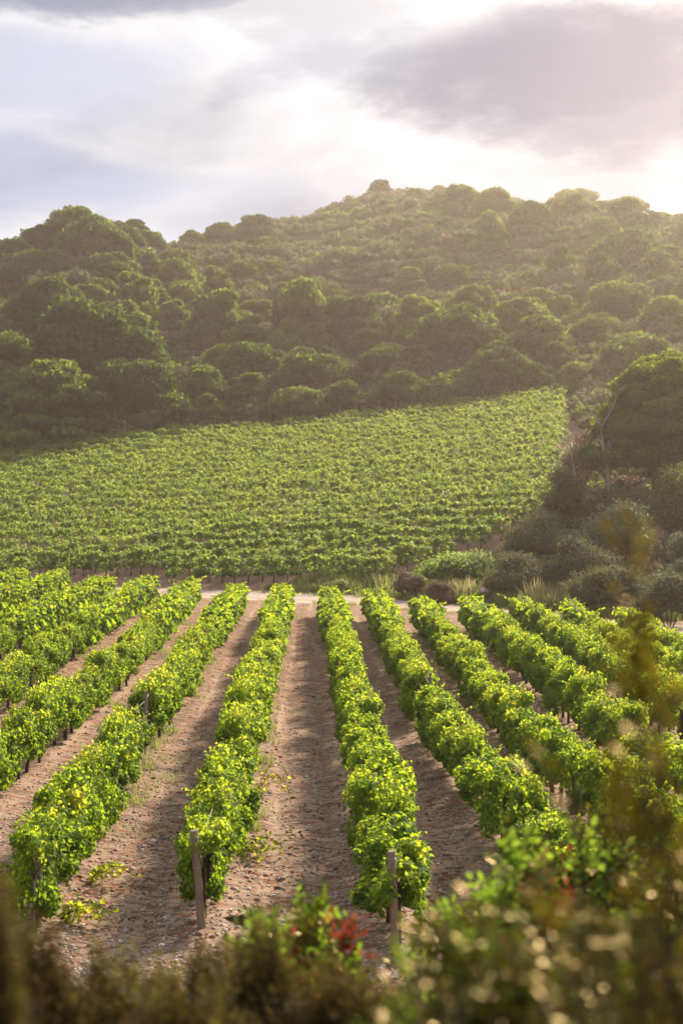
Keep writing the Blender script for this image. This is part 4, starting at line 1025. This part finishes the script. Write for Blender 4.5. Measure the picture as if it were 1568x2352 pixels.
def log(x, y, a, L_, r0, label, seed):
    r = np.random.RandomState(seed); t = np.linspace(-.5, .5, 6)[:, None]; P = t * np.array([math.cos(a), math.sin(a), .1]) * L_ + r.normal(size=(6, 3)) * .015
    o = link('log', smooth(build_mesh('log', setm(tube(P, np.array([.8, 1.1, .9, 1.15, 1.0, .6]) * r0, 8), 0), [M_bark])), None, (x, y, gz(x, y) + r0 * .8)); tag(o, label, 'log')
log(to_world(540, 19.0), 19.0, -.3, .42, .045, 'dark piece of old vine wood on the soil right of the leaning post', 1)
log(to_world(572, 19.1), 19.1, .6, .26, .06, 'short knotty stump of vine wood beside the longer dark piece', 2)
log(to_world(60, 18.9), 18.9, .1, .5, .022, 'thin dead branch lying left of the stout grey end post', 3)
# low trailing shoots at the foot of some vines
def trailing(x, y, dirx, diry, L_, n, label, seed, h=.12, bright=.84):
    r = np.random.RandomState(seed); bl = []; lb = []
    o = empty('vine_shoot', (x, y, gz(x, y))); tag(o, label, 'vine shoot')
    for i in range(n):
        a = math.atan2(diry, dirx) + r.normal() * .35; l = L_ * r.uniform(.5, 1.0); k = 9; t = np.linspace(0, 1, k)
        P = np.stack([np.cos(a) * l * t, np.sin(a) * l * t, h * r.uniform(.6, 2.4) * np.sin(t * 2.6) + .02], 1); bl += tube(P, .005, 4)
        m = 16; tt = r.rand(m); Q = np.stack([np.interp(tt, t, P[:, j]) for j in range(3)], 1) + r.normal(size=(m, 3)) * .035; Q[:, 2] = np.abs(Q[:, 2])
        V, Fc, t_ = stamp(GL[0], GL[1], Q, frames(r.normal(size=(m, 3)) * .5 + np.array([0, -.2, .8])), .075 * r.uniform(.6, 1.2, m), np.clip(bright + r.normal(size=m) * .06, 0, .95)); lb.append((V, Fc, 0, t_))
    link('stems', build_mesh('shoot_stems', setm(bl, 0), [M_bark]), o); link('leaves', build_mesh('shoot_leaves', lb, [M_vine]), o)
trailing(-1.05, 22.5, 1, -.3, .8, 9, 'yellow green shoots sprawling on the soil right of the first left row', 1)
trailing(-1.0, 26.6, 1, .2, .85, 4, 'loose yellow leaved shoot reaching into the middle aisle', 2, .35, .9)
trailing(-3.25, 19.0, 1, -.2, .85, 9, 'yellow green shoots trailing right from the stout grey end post', 3)
trailing(-3.15, 21.0, 1, -.4, .7, 7, 'short yellow shoots on the soil behind the dark end vine', 4)
trailing(-7.6, 36.5, 1, -.5, 1.0, 8, 'low leafy shoot reaching out near the left edge in the fourth left row', 5)
trailing(-8.0, 43.5, 1, -.2, .9, 12, 'round low sucker bush beside the fourth left row', 6, .22, .6)

# ------------------------------------------------------------------ foreground shrubs on the bank
def spray_bush(name, label, cat, cx, cy, W, D, H, n_stem, n_spray, leaf, mats, seed, frac=(1, 0, 0), base_z=None, tip=.9, leaflets=7, shape=OVAL, rise=.5, sprayl=3.2, inner=.35, glint=0.0, extra_tips=()):
    """branching shrub: stems, sprays of leaflets gathered toward the tips. mats: list of leaf materials with shares frac"""
    r = np.random.RandomState(seed); zb = gz(cx, cy) if base_z is None else base_z
    o = empty(name, (cx, cy, zb)); tag(o, label, cat)
    sb = []; tips = []
    for i in range(n_stem):
        a = r.uniform(0, 6.283); q = math.sqrt(r.rand()) ; h = H * (1 - .45 * q ** 2.5) * r.uniform(.72, 1.02)
        e = np.array([W / 2 * q * math.cos(a), D / 2 * q * math.sin(a), h])
        b = np.array([e[0] * .15, e[1] * .15, -.1]); mdl = b * .45 + e * .55 + np.array([e[0] * .08, e[1] * .08, -.04 * h]) + r.normal(size=3) * .03 * W
        sb += tube(np.array([b, mdl, e]), [.009 * H, .005 * H, .002], 5); tips.append((b, mdl, e))
    for e in extra_tips:
        e = np.array(e, float) - np.array([cx, cy, zb]); b = np.array([e[0] * .6, e[1] * .6, 0.0]); mdl = (b + e) / 2 + r.normal(size=3) * .03
        sb += tube(np.array([b, mdl, e]), [.005, .003, .002], 5)
        for _ in range(max(1, n_stem // 14)): tips.append((mdl, (mdl + e) / 2, e))
    link('stems', smooth(build_mesh('bush_stems', setm(sb, 0), [M_bark])), o)
    per = [int(n_spray * f) for f in frac]
    names_ = ['foliage', 'new_leaves', 'red_leaves']
    for mi_, cnt in enumerate(per):
        if cnt == 0: continue
        ti = r.randint(0, len(tips), cnt) if mi_ == 0 else r.choice(r.randint(0, len(tips), max(3, len(tips) // 3)), cnt)
        f = 1 - (r.rand(cnt) ** (1.3 if mi_ == 0 else 2.2)) * (inner * 1.6 if mi_ == 0 else .22)
        T = np.array([[t_[0], t_[1], t_[2]] for t_ in tips])[ti]
        f = f[:, None]; base = np.where(f < .55, T[:, 0] + (T[:, 1] - T[:, 0]) * (f / .55), T[:, 1] + (T[:, 2] - T[:, 1]) * ((f - .55) / .45))
        sdv = r.normal(size=(cnt, 3)) * .8 + np.array([0, 0, rise]) + (base / np.array([W, D, H])) * .8; sdv /= np.linalg.norm(sdv, axis=1, keepdims=True)
        P, U, Nn = [], [], []
        side = np.cross(sdv, np.array([0, 0, 1]) + r.normal(size=(cnt, 3)) * .4); side /= np.linalg.norm(side, axis=1, keepdims=True)
        for k in range(leaflets):
            t = (k // 2 + .6) / (leaflets / 2) * sprayl * leaf
            sgn = 1 if k % 2 else -1
            P.append(base + sdv * t); U.append(side * sgn * (.9 if k < leaflets - 1 else 0) + sdv * .7 + r.normal(size=(cnt, 3)) * .2); Nn.append(np.cross(side, sdv) + r.normal(size=(cnt, 3)) * .35)
        P, U, Nn = map(np.concatenate, (P, U, Nn)); Nn[Nn[:, 2] < 0] *= -1; Nn /= np.linalg.norm(Nn, axis=1, keepdims=True); Nn = Nn + np.array([.25, -.15, .55]) * glint
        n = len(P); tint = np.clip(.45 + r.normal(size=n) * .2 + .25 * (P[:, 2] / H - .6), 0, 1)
        V, Fc, t = stamp(shape[0], shape[1], P, frames(Nn, U), leaf * r.uniform(.7, 1.25, n), tint)
        fo = link(names_[mi_], build_mesh(names_[mi_], [(V, Fc, 0, t)], [mats[mi_]]), o); tag(fo, kind='stuff')
    return o
NEED = (np.array([(-.10, 0, 0), (.10, 0, 0), (.06, 1, .05), (-.06, 1, .05)]), np.array([(0, 1, 2, 3)]))
def at(px, py, d): return (to_world(px, d), d, CAMH - (py - 1163) / F * d)
# big glossy lentisk, nearest, lower right (strongly out of focus)
def lent(label, px, pytop, d, wpx, H, seed, n_stem, n_spray, leaf, frac, D=None, **kw):
    x, y, zt = at(px, pytop, d); W = wpx / F * d
    return spray_bush('lentisk_shrub', label, 'shrub', x, y, W, D or W * .7, H, n_stem, n_spray, leaf, [M_lent, M_lent_hi, M_red], seed, frac, base_z=zt - H, **kw)
lent('nearest dark glossy shrub full of blurred glints in the lower right', 1260, 2065, 2.5, 1050, 1.0, 70, 150, 4400, .022, (1, .04, 0), D=.8, glint=1.0)
lent('dark glossy shrub filling the bottom right corner', 1500, 1985, 3.4, 640, 1.3, 71, 90, 2400, .026, (1, .06, .01), D=1.0, glint=1.0)
lent('leafy shrub with a few dark red leaves at the right, before the third right row', 1400, 1900, 6.3, 400, 1.5, 72, 70, 1500, .045, (.85, .2, .035), D=1.2)
lent('bright tipped shrub with rusty leaves at its top, right of centre', 1200, 1960, 5.6, 240, 1.2, 73, 44, 800, .042, (.75, .2, .09), D=.9)
lent('bright green shrub hiding the foot of the frayed end post', 1010, 2075, 6.0, 250, 1.2, 74, 44, 900, .040, (.7, .35, 0), D=.9)
lent('shrub with a cluster of red leaves at the bottom centre', 725, 2095, 6.2, 270, 1.1, 75, 40, 900, .042, (.60, .30, .26), D=.9)
lent('upright bright green shrub tip left of the red leaved one', 612, 2050, 6.0, 120, 1.3, 76, 16, 330, .045, (.3, .8, 0), D=.4)
# blurred olive branches down the right edge
spray_bush('overhanging_shrub', 'very blurred olive brown branches down the right edge', 'shrub', *at(1690, 1500, 2.2)[:2], .30, .5, 1.35, 11, 180, .026, [M_olive, M_lent_hi, M_red], 80, (1, 0, 0), base_z=at(0, 1330, 2.2)[2] - 1.35, inner=.55,
           extra_tips=[at(1440, 1225, 2.2), at(1465, 1340, 2.2), at(1420, 1790, 2.1), at(1320, 1800, 2.1), at(1520, 1690, 2.2), at(1500, 1480, 2.2)])
# heather, lower left
def heath(label, px, pytop, d, wpx, H, seed, n_stem, n_spray, m=None, leaf=.03):
    x, y, zt = at(px, pytop, d); W = wpx / F * d
    return spray_bush('heather_shrub', label, 'shrub', x, y, W, W * .7, H, n_stem * 2, int(n_spray * 2.2), leaf, [m or M_heath, M_lent_hi, M_red], seed, (1, 0, 0), base_z=zt - H, leaflets=12, shape=NEED, rise=1.6, sprayl=5, inner=.5)
heath('brown dry heather clump at the bottom left', 250, 2235, 5.0, 420, 1.0, 90, 110, 2600)
heath('brown heather clump right of the bottom left one', 480, 2225, 5.4, 330, 1.0, 91, 90, 2000)
heath('dull green heather stems below the upright bright shrub tip', 600, 2160, 4.6, 240, 1.1, 92, 60, 1400)
heath('low mixed heather along the bottom edge under the red leaved shrub', 800, 2275, 4.4, 460, .9, 93, 100, 2200)
heath('dark blurred heather stems at the left edge', 0, 1990, 2.6, 130, 1.1, 94, 30, 800, None, .018)
heath('ragged heather tips behind the dark stems at the left edge', 95, 2160, 4.4, 190, 1.0, 95, 50, 1100)
heath('yellowish heather tuft at the very bottom left of centre', 420, 2320, 3.9, 380, .8, 96, 80, 1800)

# ------------------------------------------------------------------ haze, also standing in for the lens flare veil
def flare_haze():
    m, t, out = new_mat('flare_haze_air'); pv = nd(t, 'ShaderNodeVolumePrincipled')
    pv.inputs['Color'].default_value = (1.0, .84, .72, 1); pv.inputs['Density'].default_value = HAZE_DENS; pv.inputs['Anisotropy'].default_value = .66  # warm air volume added to imitate the peach veil of lens flare
    t.links.new(pv.outputs[0], out.inputs['Volume'])
    x0, x1, y0, y1, z0, z1 = -260, 330, -30, 440, -3, 98
    V = np.array([(x, y, z) for x in (x0, x1) for y in (y0, y1) for z in (z0, z1)], float)
    q = np.array([(0, 1, 3, 2), (4, 6, 7, 5), (0, 4, 5, 1), (2, 3, 7, 6), (0, 2, 6, 4), (1, 5, 7, 3)])
    o = link('flare_haze', build_mesh('flare_haze', [(V, q, 0)], [m])); tag(o, kind='stuff')
flare_haze()
bpy.context.view_layer.update()
